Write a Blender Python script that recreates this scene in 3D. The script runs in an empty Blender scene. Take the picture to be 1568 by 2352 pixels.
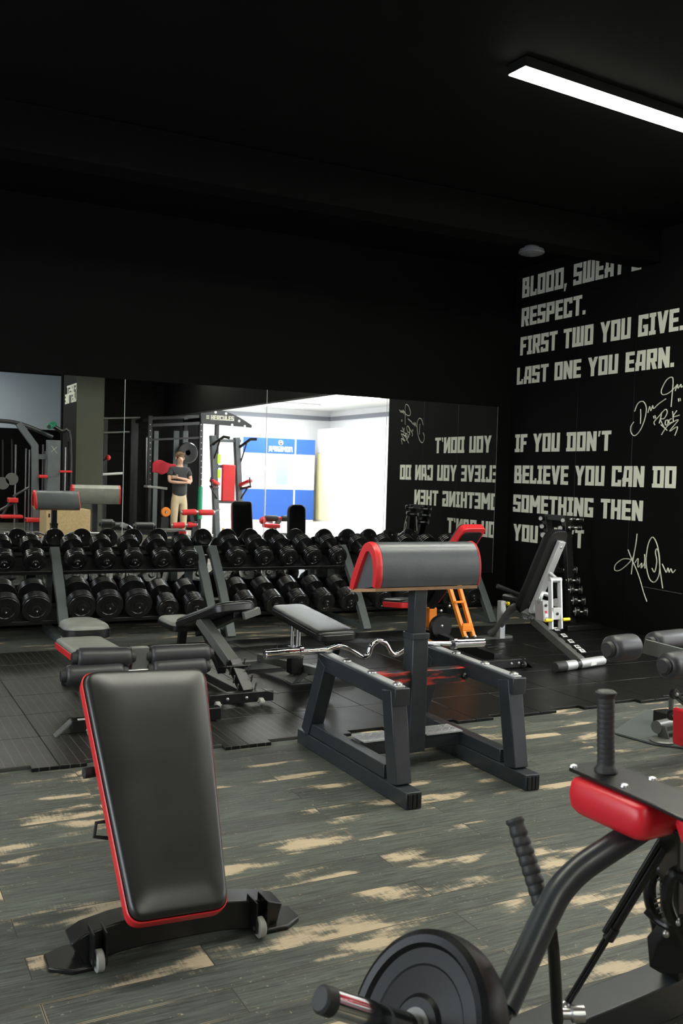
import bpy, math, random
from mathutils import Vector as V, Matrix
random.seed(7)
SC = bpy.context.scene
COL = SC.collection
PI = math.pi

# ---------------------------------------------------------------- camera
FPX = 2176.5
YAW, PITCH, ROLL = map(math.radians, (27.435, 2.1606, 1.6877))
EYE = V((0, 0, 1.35))
MY = 8.22            # plane of the wall mirror
RX = 6.30            # plane of the lettered right wall
FW = V((math.sin(YAW)*math.cos(PITCH), math.cos(YAW)*math.cos(PITCH), -math.sin(PITCH)))
_r = V((math.cos(YAW), -math.sin(YAW), 0)); _u = _r.cross(FW)
RT = math.cos(ROLL)*_r + math.sin(ROLL)*_u
UP = -math.sin(ROLL)*_r + math.cos(ROLL)*_u
cam = bpy.data.cameras.new('camera'); camo = bpy.data.objects.new('camera', cam); COL.objects.link(camo)
cam.sensor_fit = 'VERTICAL'; cam.sensor_height = 36; cam.sensor_width = 24; cam.lens = FPX/2352*36
cam.clip_start = .05; cam.clip_end = 100
cam.dof.use_dof = True; cam.dof.focus_distance = 4.6; cam.dof.aperture_fstop = 8.0
camo.matrix_world = Matrix(((RT.x, UP.x, -FW.x, EYE.x), (RT.y, UP.y, -FW.y, EYE.y), (RT.z, UP.z, -FW.z, EYE.z), (0, 0, 0, 1)))
SC.camera = camo
vs = SC.view_settings
vs.view_transform = 'Standard'; vs.look = 'None'; vs.gamma = 1; vs.use_curve_mapping = False; vs.exposure = 0.0
w = bpy.data.worlds.new('world'); SC.world = w; w.use_nodes = True
w.node_tree.nodes['Background'].inputs[0].default_value = (.5, .55, .6, 1)
w.node_tree.nodes['Background'].inputs[1].default_value = .003

# light levels (emission strength of the lamps, the added far lamp and added windows)
STRIP_E, PANEL_E, FAR_E, WIN_E = 62.0, 32.0, 36.0, 10.5

# measuring helpers: a direction of sight cut with a real plane of the room
def ray(x, y): return FW + RT*((x-784)/FPX) - UP*((y-1176)/FPX)
def fz(x, y, z=0.0): d = ray(x, y); return EYE + d*((z-EYE.z)/d.z)
def fy(x, y, Y): d = ray(x, y); return EYE + d*(Y/d.y)
def fx(x, y, X): d = ray(x, y); return EYE + d*(X/d.x)
def fd(x, y, dist): return EYE + ray(x, y)*dist
def my(x, y, Y):                      # a point known only from the mirror, standing at depth Y in the room
    p = fy(x, y, 2*MY-Y); return V((p.x, Y, p.z))

# ---------------------------------------------------------------- materials
def new_mat(name):
    m = bpy.data.materials.new(name); m.use_nodes = True
    nt = m.node_tree; b = nt.nodes['Principled BSDF']
    return m, nt, b
def N(nt, t, **k):
    n = nt.nodes.new(t)
    for a, v in k.items(): setattr(n, a, v)
    return n
def surf(name, c, rough=.5, metal=0, var=.25, scale=12, bump=.0, bscale=200, spec=.5, rvar=.045, coat=0):
    m, nt, b = new_mat(name)
    tc = N(nt, 'ShaderNodeTexCoord'); no = N(nt, 'ShaderNodeTexNoise'); no.inputs['Scale'].default_value = scale
    no.inputs['Detail'].default_value = 6
    nt.links.new(tc.outputs['Object'], no.inputs['Vector'])
    mx = N(nt, 'ShaderNodeMix', data_type='RGBA')
    mx.inputs[6].default_value = (*[max(0, v*(1-var)) for v in c], 1); mx.inputs[7].default_value = (*[min(1, v*(1+var)) for v in c], 1)
    mx.clamp_factor = False
    nt.links.new(no.outputs['Fac'], mx.inputs[0]); nt.links.new(mx.outputs[2], b.inputs['Base Color'])
    mr = N(nt, 'ShaderNodeMapRange'); mr.clamp = False; mr.inputs[3].default_value = max(0.02, rough-rvar); mr.inputs[4].default_value = min(1, rough+rvar)
    nt.links.new(no.outputs['Fac'], mr.inputs[0]); nt.links.new(mr.outputs[0], b.inputs['Roughness'])
    b.inputs['Metallic'].default_value = metal; b.inputs['Specular IOR Level'].default_value = spec
    if coat: b.inputs['Coat Weight'].default_value = coat; b.inputs['Coat Roughness'].default_value = .15
    if bump:
        n2 = N(nt, 'ShaderNodeTexNoise'); n2.inputs['Scale'].default_value = bscale
        nt.links.new(tc.outputs['Object'], n2.inputs['Vector'])
        bp = N(nt, 'ShaderNodeBump'); bp.inputs['Strength'].default_value = bump; bp.inputs['Distance'].default_value = .002
        nt.links.new(n2.outputs['Fac'], bp.inputs['Height']); nt.links.new(bp.outputs[0], b.inputs['Normal'])
    return m
def emit(name, c, s):
    m, nt, b = new_mat(name)
    b.inputs['Base Color'].default_value = (*c, 1)
    b.inputs['Emission Color'].default_value = (*c, 1); b.inputs['Emission Strength'].default_value = s
    return m
def flat(name, c, rough=.3, metal=0):
    m, nt, b = new_mat(name); b.inputs['Base Color'].default_value = (*c, 1); b.inputs['Roughness'].default_value = rough; b.inputs['Metallic'].default_value = metal
    return m

def wood_floor():
    m, nt, b = new_mat('worn_dark_planks'); L = nt.links.new
    tc = N(nt, 'ShaderNodeTexCoord')
    mp = N(nt, 'ShaderNodeMapping'); mp.inputs['Location'].default_value = (.31, .07, 0); L(tc.outputs['Object'], mp.inputs[0])
    br = N(nt, 'ShaderNodeTexBrick'); br.offset = .37; br.offset_frequency = 2
    br.inputs['Color1'].default_value = (0, 0, 0, 1); br.inputs['Color2'].default_value = (1, 1, 1, 1); br.inputs['Mortar'].default_value = (.5, .5, .5, 1)
    br.inputs['Scale'].default_value = 1; br.inputs['Mortar Size'].default_value = .0022; br.inputs['Mortar Smooth'].default_value = .3
    br.inputs['Brick Width'].default_value = 1.25; br.inputs['Row Height'].default_value = .125
    L(mp.outputs[0], br.inputs['Vector'])
    # every plank shifts its own grain and wear
    sp = N(nt, 'ShaderNodeSeparateColor'); L(br.outputs['Color'], sp.inputs[0])
    cb = N(nt, 'ShaderNodeCombineXYZ')
    for i, k in enumerate((37.0, 61.0, 17.0)):
        mu = N(nt, 'ShaderNodeMath', operation='MULTIPLY'); mu.inputs[1].default_value = k; L(sp.outputs[0], mu.inputs[0]); L(mu.outputs[0], cb.inputs[i])
    ad = N(nt, 'ShaderNodeVectorMath', operation='ADD'); L(mp.outputs[0], ad.inputs[0]); L(cb.outputs[0], ad.inputs[1])
    def noise(sx, sy, scale, det=6, rough=.6, dist=0):
        q = N(nt, 'ShaderNodeMapping'); q.inputs['Scale'].default_value = (sx, sy, 1); L(ad.outputs[0], q.inputs[0])
        n = N(nt, 'ShaderNodeTexNoise'); n.inputs['Scale'].default_value = scale; n.inputs['Detail'].default_value = det; n.inputs['Roughness'].default_value = rough; n.inputs['Distortion'].default_value = dist
        L(q.outputs[0], n.inputs['Vector']); return n
    big = noise(1.0, 3.0, 2.5, 4, .5)
    grain = noise(2.2, 42, 3.0, 8, .75, .3)
    fine = noise(5, 95, 5, 6, .8)
    saw = noise(60, 6, 2.5, 3, .6)
    tone = N(nt, 'ShaderNodeMix', data_type='RGBA'); tone.inputs[6].default_value = (.013, .0165, .0135, 1); tone.inputs[7].default_value = (.155, .168, .146, 1)
    gs = N(nt, 'ShaderNodeMapRange'); gs.inputs[1].default_value = .3; gs.inputs[2].default_value = .75; L(grain.outputs['Fac'], gs.inputs[0])
    L(gs.outputs[0], tone.inputs[0])
    pl = N(nt, 'ShaderNodeMix', data_type='RGBA', blend_type='MULTIPLY'); pl.inputs[0].default_value = 1
    pr = N(nt, 'ShaderNodeMapRange'); pr.inputs[3].default_value = .72; pr.inputs[4].default_value = 1.2; L(sp.outputs[0], pr.inputs[0])
    L(tone.outputs[2], pl.inputs[6]); L(pr.outputs[0], pl.inputs[7])
    # worn pale patches = big wear mask + grain breakup
    a1 = N(nt, 'ShaderNodeMath', operation='MULTIPLY_ADD'); a1.inputs[1].default_value = .24; L(fine.outputs['Fac'], a1.inputs[0]); L(big.outputs['Fac'], a1.inputs[2])
    a2 = N(nt, 'ShaderNodeMath', operation='MULTIPLY_ADD'); a2.inputs[1].default_value = .10; L(saw.outputs['Fac'], a2.inputs[0]); L(a1.outputs[0], a2.inputs[2])
    wm = N(nt, 'ShaderNodeMapRange', interpolation_type='SMOOTHSTEP'); wm.inputs[1].default_value = .738; wm.inputs[2].default_value = .825; L(a2.outputs[0], wm.inputs[0])
    b2 = N(nt, 'ShaderNodeTexBrick'); b2.offset = .37; b2.offset_frequency = 2
    b2.inputs['Scale'].default_value = 1; b2.inputs['Mortar Size'].default_value = .011; b2.inputs['Mortar Smooth'].default_value = 1
    b2.inputs['Brick Width'].default_value = 1.25; b2.inputs['Row Height'].default_value = .125; L(mp.outputs[0], b2.inputs['Vector'])
    q0 = N(nt, 'ShaderNodeTexNoise'); q0.inputs['Scale'].default_value = 2.3; q0.inputs['Detail'].default_value = 4; L(mp.outputs[0], q0.inputs['Vector'])
    ew = N(nt, 'ShaderNodeMath', operation='MULTIPLY'); L(b2.outputs['Fac'], ew.inputs[0]); L(q0.outputs['Fac'], ew.inputs[1])
    em = N(nt, 'ShaderNodeMapRange', interpolation_type='SMOOTHSTEP'); em.inputs[1].default_value = .40; em.inputs[2].default_value = .58; L(ew.outputs[0], em.inputs[0])
    sk = N(nt, 'ShaderNodeTexNoise'); sk.inputs['Scale'].default_value = 75; sk.inputs['Detail'].default_value = 3; L(mp.outputs[0], sk.inputs['Vector'])
    sm_ = N(nt, 'ShaderNodeMapRange'); sm_.inputs[1].default_value = .68; sm_.inputs[2].default_value = .76; sm_.inputs[4].default_value = .55; L(sk.outputs['Fac'], sm_.inputs[0])
    mx1 = N(nt, 'ShaderNodeMath', operation='MAXIMUM'); L(wm.outputs[0], mx1.inputs[0]); L(em.outputs[0], mx1.inputs[1])
    mx2 = N(nt, 'ShaderNodeMath', operation='MAXIMUM'); L(mx1.outputs[0], mx2.inputs[0]); L(sm_.outputs[0], mx2.inputs[1])
    wc = N(nt, 'ShaderNodeMix', data_type='RGBA'); wc.inputs[6].default_value = (.24, .19, .12, 1); wc.inputs[7].default_value = (.78, .63, .44, 1); L(fine.outputs['Fac'], wc.inputs[0])
    wx = N(nt, 'ShaderNodeMix', data_type='RGBA'); L(mx2.outputs[0], wx.inputs[0]); L(pl.outputs[2], wx.inputs[6]); L(wc.outputs[2], wx.inputs[7])
    sm = N(nt, 'ShaderNodeMix', data_type='RGBA'); L(br.outputs['Fac'], sm.inputs[0]); L(wx.outputs[2], sm.inputs[6]); sm.inputs[7].default_value = (.03, .03, .026, 1)
    L(sm.outputs[2], b.inputs['Base Color'])
    b.inputs['Roughness'].default_value = .52; b.inputs['Specular IOR Level'].default_value = .4
    bp = N(nt, 'ShaderNodeBump'); bp.inputs['Strength'].default_value = .25; bp.inputs['Distance'].default_value = .002; L(grain.outputs['Fac'], bp.inputs['Height']); L(bp.outputs[0], b.inputs['Normal'])
    return m

def rubber(name, grid):
    m, nt, b = new_mat(name); L = nt.links.new
    tc = N(nt, 'ShaderNodeTexCoord'); no = N(nt, 'ShaderNodeTexNoise'); no.inputs['Scale'].default_value = 5; no.inputs['Detail'].default_value = 8
    L(tc.outputs['Object'], no.inputs['Vector'])
    mx = N(nt, 'ShaderNodeMix', data_type='RGBA'); mx.inputs[6].default_value = (.0032, .0034, .0032, 1); mx.inputs[7].default_value = (.0105, .011, .0102, 1); L(no.outputs['Fac'], mx.inputs[0])
    if grid:
        br = N(nt, 'ShaderNodeTexBrick'); br.offset = 0
        br.inputs['Scale'].default_value = 1; br.inputs['Brick Width'].default_value = .0455; br.inputs['Row Height'].default_value = .0228; br.inputs['Mortar Size'].default_value = .0028; br.inputs['Mortar Smooth'].default_value = .1
        L(tc.outputs['Object'], br.inputs['Vector'])
        m2 = N(nt, 'ShaderNodeMix', data_type='RGBA'); L(br.outputs['Fac'], m2.inputs[0]); m2.inputs[6].default_value = (.006, .0065, .006, 1)
        L(mx.outputs[2], m2.inputs[7])
        m3 = N(nt, 'ShaderNodeMix', data_type='RGBA', blend_type='ADD'); m3.inputs[0].default_value = 1; L(m2.outputs[2], m3.inputs[6])
        m4 = N(nt, 'ShaderNodeMix', data_type='RGBA'); L(br.outputs['Fac'], m4.inputs[0]); m4.inputs[6].default_value = (0, 0, 0, 1); m4.inputs[7].default_value = (.05, .05, .042, 1)
        L(m4.outputs[2], m3.inputs[7]); L(m3.outputs[2], b.inputs['Base Color'])
        bp = N(nt, 'ShaderNodeBump'); bp.inputs['Strength'].default_value = .7; bp.inputs['Distance'].default_value = .004; L(br.outputs['Fac'], bp.inputs['Height']); L(bp.outputs[0], b.inputs['Normal'])
    else:
        L(mx.outputs[2], b.inputs['Base Color'])
        n2 = N(nt, 'ShaderNodeTexNoise'); n2.inputs['Scale'].default_value = 90; L(tc.outputs['Object'], n2.inputs['Vector'])
        bp = N(nt, 'ShaderNodeBump'); bp.inputs['Strength'].default_value = .35; bp.inputs['Distance'].default_value = .002; L(n2.outputs['Fac'], bp.inputs['Height']); L(bp.outputs[0], b.inputs['Normal'])
    mr = N(nt, 'ShaderNodeMapRange'); mr.inputs[3].default_value = .30; mr.inputs[4].default_value = .44; L(no.outputs['Fac'], mr.inputs[0]); L(mr.outputs[0], b.inputs['Roughness']); b.inputs['Specular IOR Level'].default_value = .26
    return m

def worn(name, c0, c1):
    m, nt, b = new_mat(name); L = nt.links.new
    tc = N(nt, 'ShaderNodeTexCoord'); mp = N(nt, 'ShaderNodeMapping'); mp.inputs['Scale'].default_value = (5, 14, 26); L(tc.outputs['Object'], mp.inputs[0])
    no = N(nt, 'ShaderNodeTexNoise'); no.inputs['Scale'].default_value = 1; no.inputs['Detail'].default_value = 7; L(mp.outputs[0], no.inputs['Vector'])
    mr = N(nt, 'ShaderNodeMapRange'); mr.inputs[1].default_value = .46; mr.inputs[2].default_value = .54; L(no.outputs['Fac'], mr.inputs[0])
    mx = N(nt, 'ShaderNodeMix', data_type='RGBA'); mx.inputs[6].default_value = (*c0, 1); mx.inputs[7].default_value = (*c1, 1); L(mr.outputs[0], mx.inputs[0])
    L(mx.outputs[2], b.inputs['Base Color']); b.inputs['Roughness'].default_value = .42
    return m
M = dict(
 wall=surf('black_wall_paint', (.0038, .0038, .0036), .8, var=.35, scale=2, bump=.1, bscale=60, spec=.10),
 ceil=surf('black_ceiling_paint', (.004, .004, .004), .9, var=.3, scale=3, spec=.06),
 cream=surf('cream_lettering_paint', (.80, .80, .67), .7, var=.06, scale=9, spec=.2),
 wood=wood_floor(),
 matgrid=rubber('perforated_rubber', True), mat=rubber('smooth_rubber', False),
 mirror=flat('mirror_silver', (.86, .88, .87), 0.0, 1), glassedge=surf('mirror_edge', (.55, .6, .56), .4),
 blackpad=surf('black_vinyl', (.011, .011, .0108), .34, var=.5, scale=7, bump=.15, bscale=260, spec=.5, rvar=.04),
 greypad=surf('worn_grey_vinyl', (.095, .103, .112), .33, var=.25, scale=9, bump=.2, bscale=160, rvar=.03),
 padworn=surf('worn_black_vinyl', (.014, .0145, .013), .35, var=.55, scale=5, spec=.6, rvar=.05),
 palepad=surf('pale_lit_vinyl', (.21, .215, .19), .36, var=.3, scale=11, bump=.2, bscale=160),  # pale grey vinyl, also stands in for light on a seat top
 red=surf('red_vinyl', (.66, .026, .030), .36, var=.15, scale=9, bump=.12, bscale=200),
 redpad=surf('bright_red_vinyl', (.66, .018, .030), .36, var=.1, scale=9),
 ply=surf('bare_plywood', (.40, .23, .12), .7, var=.3, scale=14),
 char=surf('charcoal_steel', (.025, .029, .033), .36, var=.3, scale=10, spec=.5),
 charred=worn('charcoal_steel_with_red', (.022, .025, .028), (.60, .045, .03)),
 blk=surf('black_steel', (.0065, .0065, .0065), .34, var=.3, scale=14, spec=.5),
 gry=surf('grey_steel', (.13, .135, .125), .36, var=.15, scale=10, metal=.2),
 lgry=surf('silver_steel', (.52, .53, .53), .35, metal=.4, var=.12, scale=10),
 deepblack=surf('matt_black_vinyl', (.006, .006, .006), .5, var=.3, scale=9, spec=.25), midgrey=surf('mid_grey_steel', (.11, .125, .135), .45, var=.2, scale=8), platerub=surf('matt_black_rubber', (.005, .0052, .0056), .38, var=.3, scale=20, spec=.25), post=surf('rack_grey_steel', (.085, .097, .094), .45, var=.2, scale=8),
 chrome=flat('chrome', (.78, .78, .80), .1, 1), steel=surf('brushed_steel', (.5, .5, .5), .33, metal=1, var=.1, scale=40),
 iron=surf('black_rubber_weight', (.0075, .0075, .0075), .21, var=.4, scale=30, spec=.55, rvar=.03),
 grip=surf('black_rubber_grip', (.022, .022, .022), .55, var=.3, scale=30, bump=.3, bscale=400),
 foam=surf('black_foam_cover', (.028, .028, .031), .42, var=.2, scale=20),
 rubberend=surf('black_rubber_cap', (.018, .018, .018), .55, var=.3, scale=20),
 wheel=surf('grey_wheel', (.30, .30, .27), .55, var=.15, scale=30),
 orange=surf('orange_powder_coat', (.86, .24, .015), .4, var=.08, scale=10),
 yellow=surf('yellow_grip', (.85, .66, .02), .4, var=.08, scale=10),
 white=surf('white_label', (.8, .8, .78), .5, var=.04, scale=9),
 wwall=surf('white_plaster', (.80, .80, .80), .75, var=.03, scale=3), wceil=surf('white_ceiling_tile', (.82, .82, .80), .8, var=.03, scale=3),
 tile=surf('pale_floor_tile', (.55, .50, .42), .35, var=.12, scale=2),
 blue=surf('blue_panel', (.020, .10, .42), .5, var=.1, scale=3), cabinet=surf('white_cabinet', (.85, .86, .88), .4, var=.03, scale=3),
 curtain=surf('yellowish_curtain', (.75, .70, .42), .8, var=.08, scale=6), darkgrey=surf('dark_grey_cornice', (.22, .23, .26), .7, var=.1, scale=4),
 osb=surf('osb_board', (.50, .36, .19), .65, var=.35, scale=38),
 pillar=surf('olive_grey_paint', (.075, .082, .058), .8, var=.15, scale=4), bluish=surf('bluish_white_wall', (.56, .62, .68), .8, var=.05, scale=2),
 skin=surf('skin', (.62, .36, .25), .5, var=.06, scale=30), hair=surf('brown_hair', (.17, .095, .045), .6, var=.4, scale=60),
 shirt=surf('charcoal_tshirt', (.032, .034, .036), .85, var=.3, scale=20), shorts=surf('beige_trousers', (.58, .46, .30), .85, var=.12, scale=20), shoe=surf('white_shoe', (.8, .8, .78), .5, var=.05, scale=20),
 cloth=surf('red_cloth', (.42, .016, .03), .85, var=.3, scale=12), lime=surf('lime_band', (.55, .80, .02), .5, var=.05, scale=9), green=surf('green_rubber', (.01, .22, .11), .5, var=.1, scale=9),
 blueglass=flat('window_tint', (.30, .42, .40), .1),
 strip=emit('strip_lamp_light', (1, 1, .86), STRIP_E), panel=emit('ceiling_panel_light', (.92, .96, 1), PANEL_E), added_farlamp=emit('added_far_lamp_light', (.80, .90, 1), FAR_E),  # last one lights an added strip by the far wall
 window=emit('added_window_glow', (.86, .93, 1), WIN_E), lampoff=surf('dull_grey_lamp_glass', (.09, .095, .11), .5, var=.1, scale=9),  # first one is the glow of the added unseen windows
)

# ---------------------------------------------------------------- mesh building
def perp(d):
    d = d.normalized(); u = V((0, 0, 1)) if abs(d.z) < .95 else V((0, 1, 0))
    s = d.cross(u).normalized(); return s, s.cross(d).normalized()
class Fr:                                   # local frame
    def __init__(s, o, x, up=V((0, 0, 1))):
        s.o = V(o); s.x = V(x).normalized(); s.y = V(up).cross(s.x).normalized(); s.z = s.x.cross(s.y).normalized()
    def p(s, u, v, w=0): return s.o + s.x*u + s.y*v + s.z*w
class MB:
    def __init__(s): s.v = []; s.f = []
    def add(s, vs, fs):
        k = len(s.v); s.v += [V(q) for q in vs]; s.f += [tuple(i+k for i in f) for f in fs]; return s
    def hexa(s, c8): return s.add(c8, [(0, 3, 2, 1), (4, 5, 6, 7), (0, 1, 5, 4), (1, 2, 6, 5), (2, 3, 7, 6), (3, 0, 4, 7)])
    def box(s, c, d, fr=None):
        c = V(c); a, b, e = d[0]/2, d[1]/2, d[2]/2
        P = [(-a, -b, -e), (a, -b, -e), (a, b, -e), (-a, b, -e), (-a, -b, e), (a, -b, e), (a, b, e), (-a, b, e)]
        if fr: return s.hexa([c + fr.x*q[0] + fr.y*q[1] + fr.z*q[2] for q in P])
        return s.hexa([c + V(q) for q in P])
    def mm(s, lo, hi): return s.box([(lo[i]+hi[i])/2 for i in range(3)], [abs(hi[i]-lo[i]) for i in range(3)])
    def beam(s, a, b, wd, ht, up=None):
        a, b = V(a), V(b); d = (b-a).normalized()
        u = V(up) if up is not None else (V((0, 0, 1)) if abs(d.z) < .9 else V((0, 1, 0)))
        sd = d.cross(u).normalized()*wd/2; h = sd.cross(d).normalized()*ht/2
        return s.hexa([a-sd-h, a+sd-h, a+sd+h, a-sd+h, b-sd-h, b+sd-h, b+sd+h, b-sd+h])
    def path(s, pts, wd, ht, up):           # mitred rectangular bar along a polyline lying in the plane normal to "side"
        pts = [V(p) for p in pts]; sd = V(up).normalized(); rings = []
        for i, p in enumerate(pts):
            d0 = (p-pts[i-1]).normalized() if i else None; d1 = (pts[i+1]-p).normalized() if i < len(pts)-1 else None
            d = (d0+d1).normalized() if d0 and d1 else (d0 or d1)
            n = sd.cross(d).normalized(); k = 1/max(.4, d.dot(d1 or d0))
            rings.append([p-sd*wd/2-n*ht/2*k, p+sd*wd/2-n*ht/2*k, p+sd*wd/2+n*ht/2*k, p-sd*wd/2+n*ht/2*k])
        return s.rings(rings)
    def rings(s, R, caps=True, closed=True):
        n = len(R[0]); vs_ = [q for r in R for q in r]; fs = []
        for i in range(len(R)-1):
            for j in range(n if closed else n-1):
                k = (j+1) % n; fs.append((i*n+j, i*n+k, (i+1)*n+k, (i+1)*n+j))
        if caps: fs += [tuple(range(n-1, -1, -1)), tuple((len(R)-1)*n+j for j in range(n))]
        return s.add(vs_, fs)
    def tube(s, pts, r, n=12, caps=True):
        pts = [V(p) for p in pts]; R = []; sd = None
        for i, p in enumerate(pts):
            d = (pts[min(i+1, len(pts)-1)]-pts[max(i-1, 0)]).normalized()
            if sd is None: sd, up = perp(d)
            sd = (sd - d*sd.dot(d)).normalized(); up = sd.cross(d)
            rr = r[i] if isinstance(r, (list, tuple)) else r
            R.append([p + (sd*math.cos(2*PI*j/n) + up*math.sin(2*PI*j/n))*rr for j in range(n)])
        return s.rings(R, caps)
    def cyl(s, a, b, r, r2=None, n=20): return s.tube([a, b], [r, r if r2 is None else r2], n)
    def lathe(s, a, d, prof, n=28):
        a = V(a); d = V(d).normalized(); sd, up = perp(d)
        return s.rings([[a + d*t + (sd*math.cos(2*PI*j/n)+up*math.sin(2*PI*j/n))*max(r, 1e-4) for j in range(n)] for t, r in prof])
    def prism(s, poly, vec):
        poly = [V(p) for p in poly]; vec = V(vec); return s.rings([poly, [p+vec for p in poly]])
    def ball(s, c, r, n=14, sc=(1, 1, 1)):
        c = V(c); return s.rings([[c + V((math.sin(t)*math.cos(2*PI*j/n)*r*sc[0], math.sin(t)*math.sin(2*PI*j/n)*r*sc[1], -math.cos(t)*r*sc[2])) for j in range(n)] for t in [max(.02, min(PI-.02, PI*i/(n//2))) for i in range(n//2+1)]])
    def layers(s, fr, outl, lay, cap0=True, cap1=True):
        """cushion skin: lay = [(inset, height)], outline = [(u,v)] counter-clockwise"""
        n = len(outl); us = [q[0] for q in outl]; ws = [q[1] for q in outl]
        hu, hv = (max(us)-min(us))/2, (max(ws)-min(ws))/2; mv = (max(ws)+min(ws))/2; mu = (max(us)+min(us))/2
        R = [[fr.p(mu+(u-mu)*(1-ins/hu), mv+(v-mv)*(1-ins/hv), h) for u, v in outl] for ins, h in lay]
        if cap1 and len(lay) > 3:
            cc = sum(R[-1], V((0, 0, 0)))/n; R += [[cc+(q-cc)*k for q in R[-1]] for k in (.7, .4)]+[[cc+(q-cc)*.05 for q in R[-1]]]
        s.rings(R, caps=False)
        k = len(s.v)
        if cap1: s.f.append(tuple(k-n+j for j in range(n)))
        if cap0: s.f.append(tuple(k-n*len(R)+j for j in range(n-1, -1, -1)))
        return s
ROOT = {}
def link(o, parent):
    COL.objects.link(o)
    if parent is not None: o.parent = parent
def build(mb, name, mat, parent=None, bevel=0, ang=35, origin=None, sub=0):
    if parent is not None: off = ROOT[parent.name]
    elif origin is not None: off = V(origin)
    else:
        xs = [q.x for q in mb.v]; ys = [q.y for q in mb.v]; zs = [q.z for q in mb.v]
        off = V(((min(xs)+max(xs))/2, (min(ys)+max(ys))/2, min(zs)))
    me = bpy.data.meshes.new(name); me.from_pydata([q-off for q in mb.v], [], mb.f)
    import bmesh
    bm = bmesh.new(); bm.from_mesh(me); bmesh.ops.recalc_face_normals(bm, faces=bm.faces); bm.to_mesh(me); bm.free()
    me.materials.append(M[mat] if isinstance(mat, str) else mat)
    for p in me.polygons: p.use_smooth = True
    me.set_sharp_from_angle(angle=math.radians(ang))
    o = bpy.data.objects.new(name, me); link(o, parent)
    if parent is None: o.location = off
    ROOT[o.name] = off
    if bevel:
        b = o.modifiers.new('bevel', 'BEVEL'); b.width = bevel; b.segments = 2; b.limit_method = 'ANGLE'; b.angle_limit = math.radians(40); b.harden_normals = False
    if sub:
        b = o.modifiers.new('sub', 'SUBSURF'); b.levels = sub; b.render_levels = sub
    return o
def tag(o, label, cat, group=None, kind=None):
    o['label'] = label; o['category'] = cat
    if group: o['group'] = group
    if kind: o['kind'] = kind
    return o
def thing(name, label, cat, loc, group=None):
    o = bpy.data.objects.new(name, None); o.empty_display_size = .1; COL.objects.link(o); o.location = V(loc); ROOT[o.name] = V(loc)
    return tag(o, label, cat, group)
def struct(mb, name, mat, bevel=0):
    o = build(mb, name, mat, None, bevel); o['kind'] = 'structure'; return o
def dup(root, loc, label, group=None):
    r = root.copy(); COL.objects.link(r); r.location = V(loc); r['label'] = label; ROOT[r.name] = V(loc)
    if group: r['group'] = group
    for ch in list(root.children):
        c = ch.copy(); COL.objects.link(c); c.parent = r
        for g in list(ch.children):
            d = g.copy(); COL.objects.link(d); d.parent = c
    return r
def rrect(w0, w1, l, rad, n=5):              # rounded trapezoid outline, base width w0 at v=0, w1 at v=l
    P = [(-w0/2, 0), (w0/2, 0), (w1/2, l), (-w1/2, l)]; out = []
    for i in range(4):
        a, b, c = V(P[i-1]), V(P[i]), V(P[(i+1) % 4])
        d0 = (a-b).normalized(); d1 = (c-b).normalized(); half = math.acos(max(-1, min(1, d0.dot(d1))))/2; t = rad/math.tan(half)
        p0 = b+d0*t; p1 = b+d1*t
        for k in range(n+1):
            f = k/n; q = p0*(1-f)**2 + b*2*f*(1-f) + p1*f*f; out.append((q.x, q.y))
    return out
def arc(th, r, n=4): return [(r*(1-math.cos(PI/2*k/n)), th-r+r*math.sin(PI/2*k/n)) for k in range(n+1)]
def cushion(fr, outl, th, parent, top='blackpad', side='red', r=.018, board=True, band=.6, name='pad', puff=.006):
    h = th*band
    if side:
        mb = MB().layers(fr, outl, [(.0, 0), (-.004, .004), (-.005, h*.5), (-.005, h), (-.002, h+.003)], cap1=False); build(mb, name+'_trim', side, parent)
    lay = ([(0.0015, h)] if side else [(.004, 0), (0, .005)]) + arc(th, r) + [(r+.02, th+puff*.6), (r+.06, th+puff)]
    build(MB().layers(fr, outl, lay, cap0=not side), name, top, parent, ang=60)
def spline(pts, n=8):
    pts = [V(p) for p in pts]; out = []
    for i in range(len(pts)-1):
        a = pts[max(i-1, 0)]; b = pts[i]; c = pts[i+1]; d = pts[min(i+2, len(pts)-1)]
        for k in range(n):
            t = k/n; out.append(.5*((2*b)+(c-a)*t+(2*a-5*b+4*c-d)*t*t+(3*b-a-3*c+d)*t**3))
    return out+[pts[-1]]
def wheel(c, ax, r, wd, parent, name='wheel', mat='wheel'):
    c = V(c); ax = V(ax).normalized()
    o = build(MB().lathe(c-ax*wd/2, ax, [(0, r*.3), (0, r*.85), (wd*.15, r), (wd*.85, r), (wd, r*.85), (wd, r*.3)], 20), name, mat, parent)
    build(MB().cyl(c-ax*wd*.9, c+ax*wd*.9, r*.22, n=10), 'axle', 'steel', o)
def roller(a, b, r, parent, name='roller', mat='foam', end='rubberend', endlen=.012):
    a, b = V(a), V(b); d = (b-a); L = d.length; d.normalize()
    o = build(MB().lathe(a, d, [(0, r*.55), (0, r*.8), (.012, r*.97), (.03, r), (L-.03, r), (L-.012, r*.97), (L, r*.8), (L, r*.55)], 28), name, mat, parent, ang=60)
    build(MB().lathe(a-d*endlen*2, d, [(0, .001), (0, r*.5), (endlen, r*.62), (endlen*2, r*.62)], 20), 'end_cap', end, o)
    build(MB().lathe(b+d*endlen*2, -d, [(0, .001), (0, r*.5), (endlen, r*.62), (endlen*2, r*.62)], 20), 'end_cap', end, o)

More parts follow.
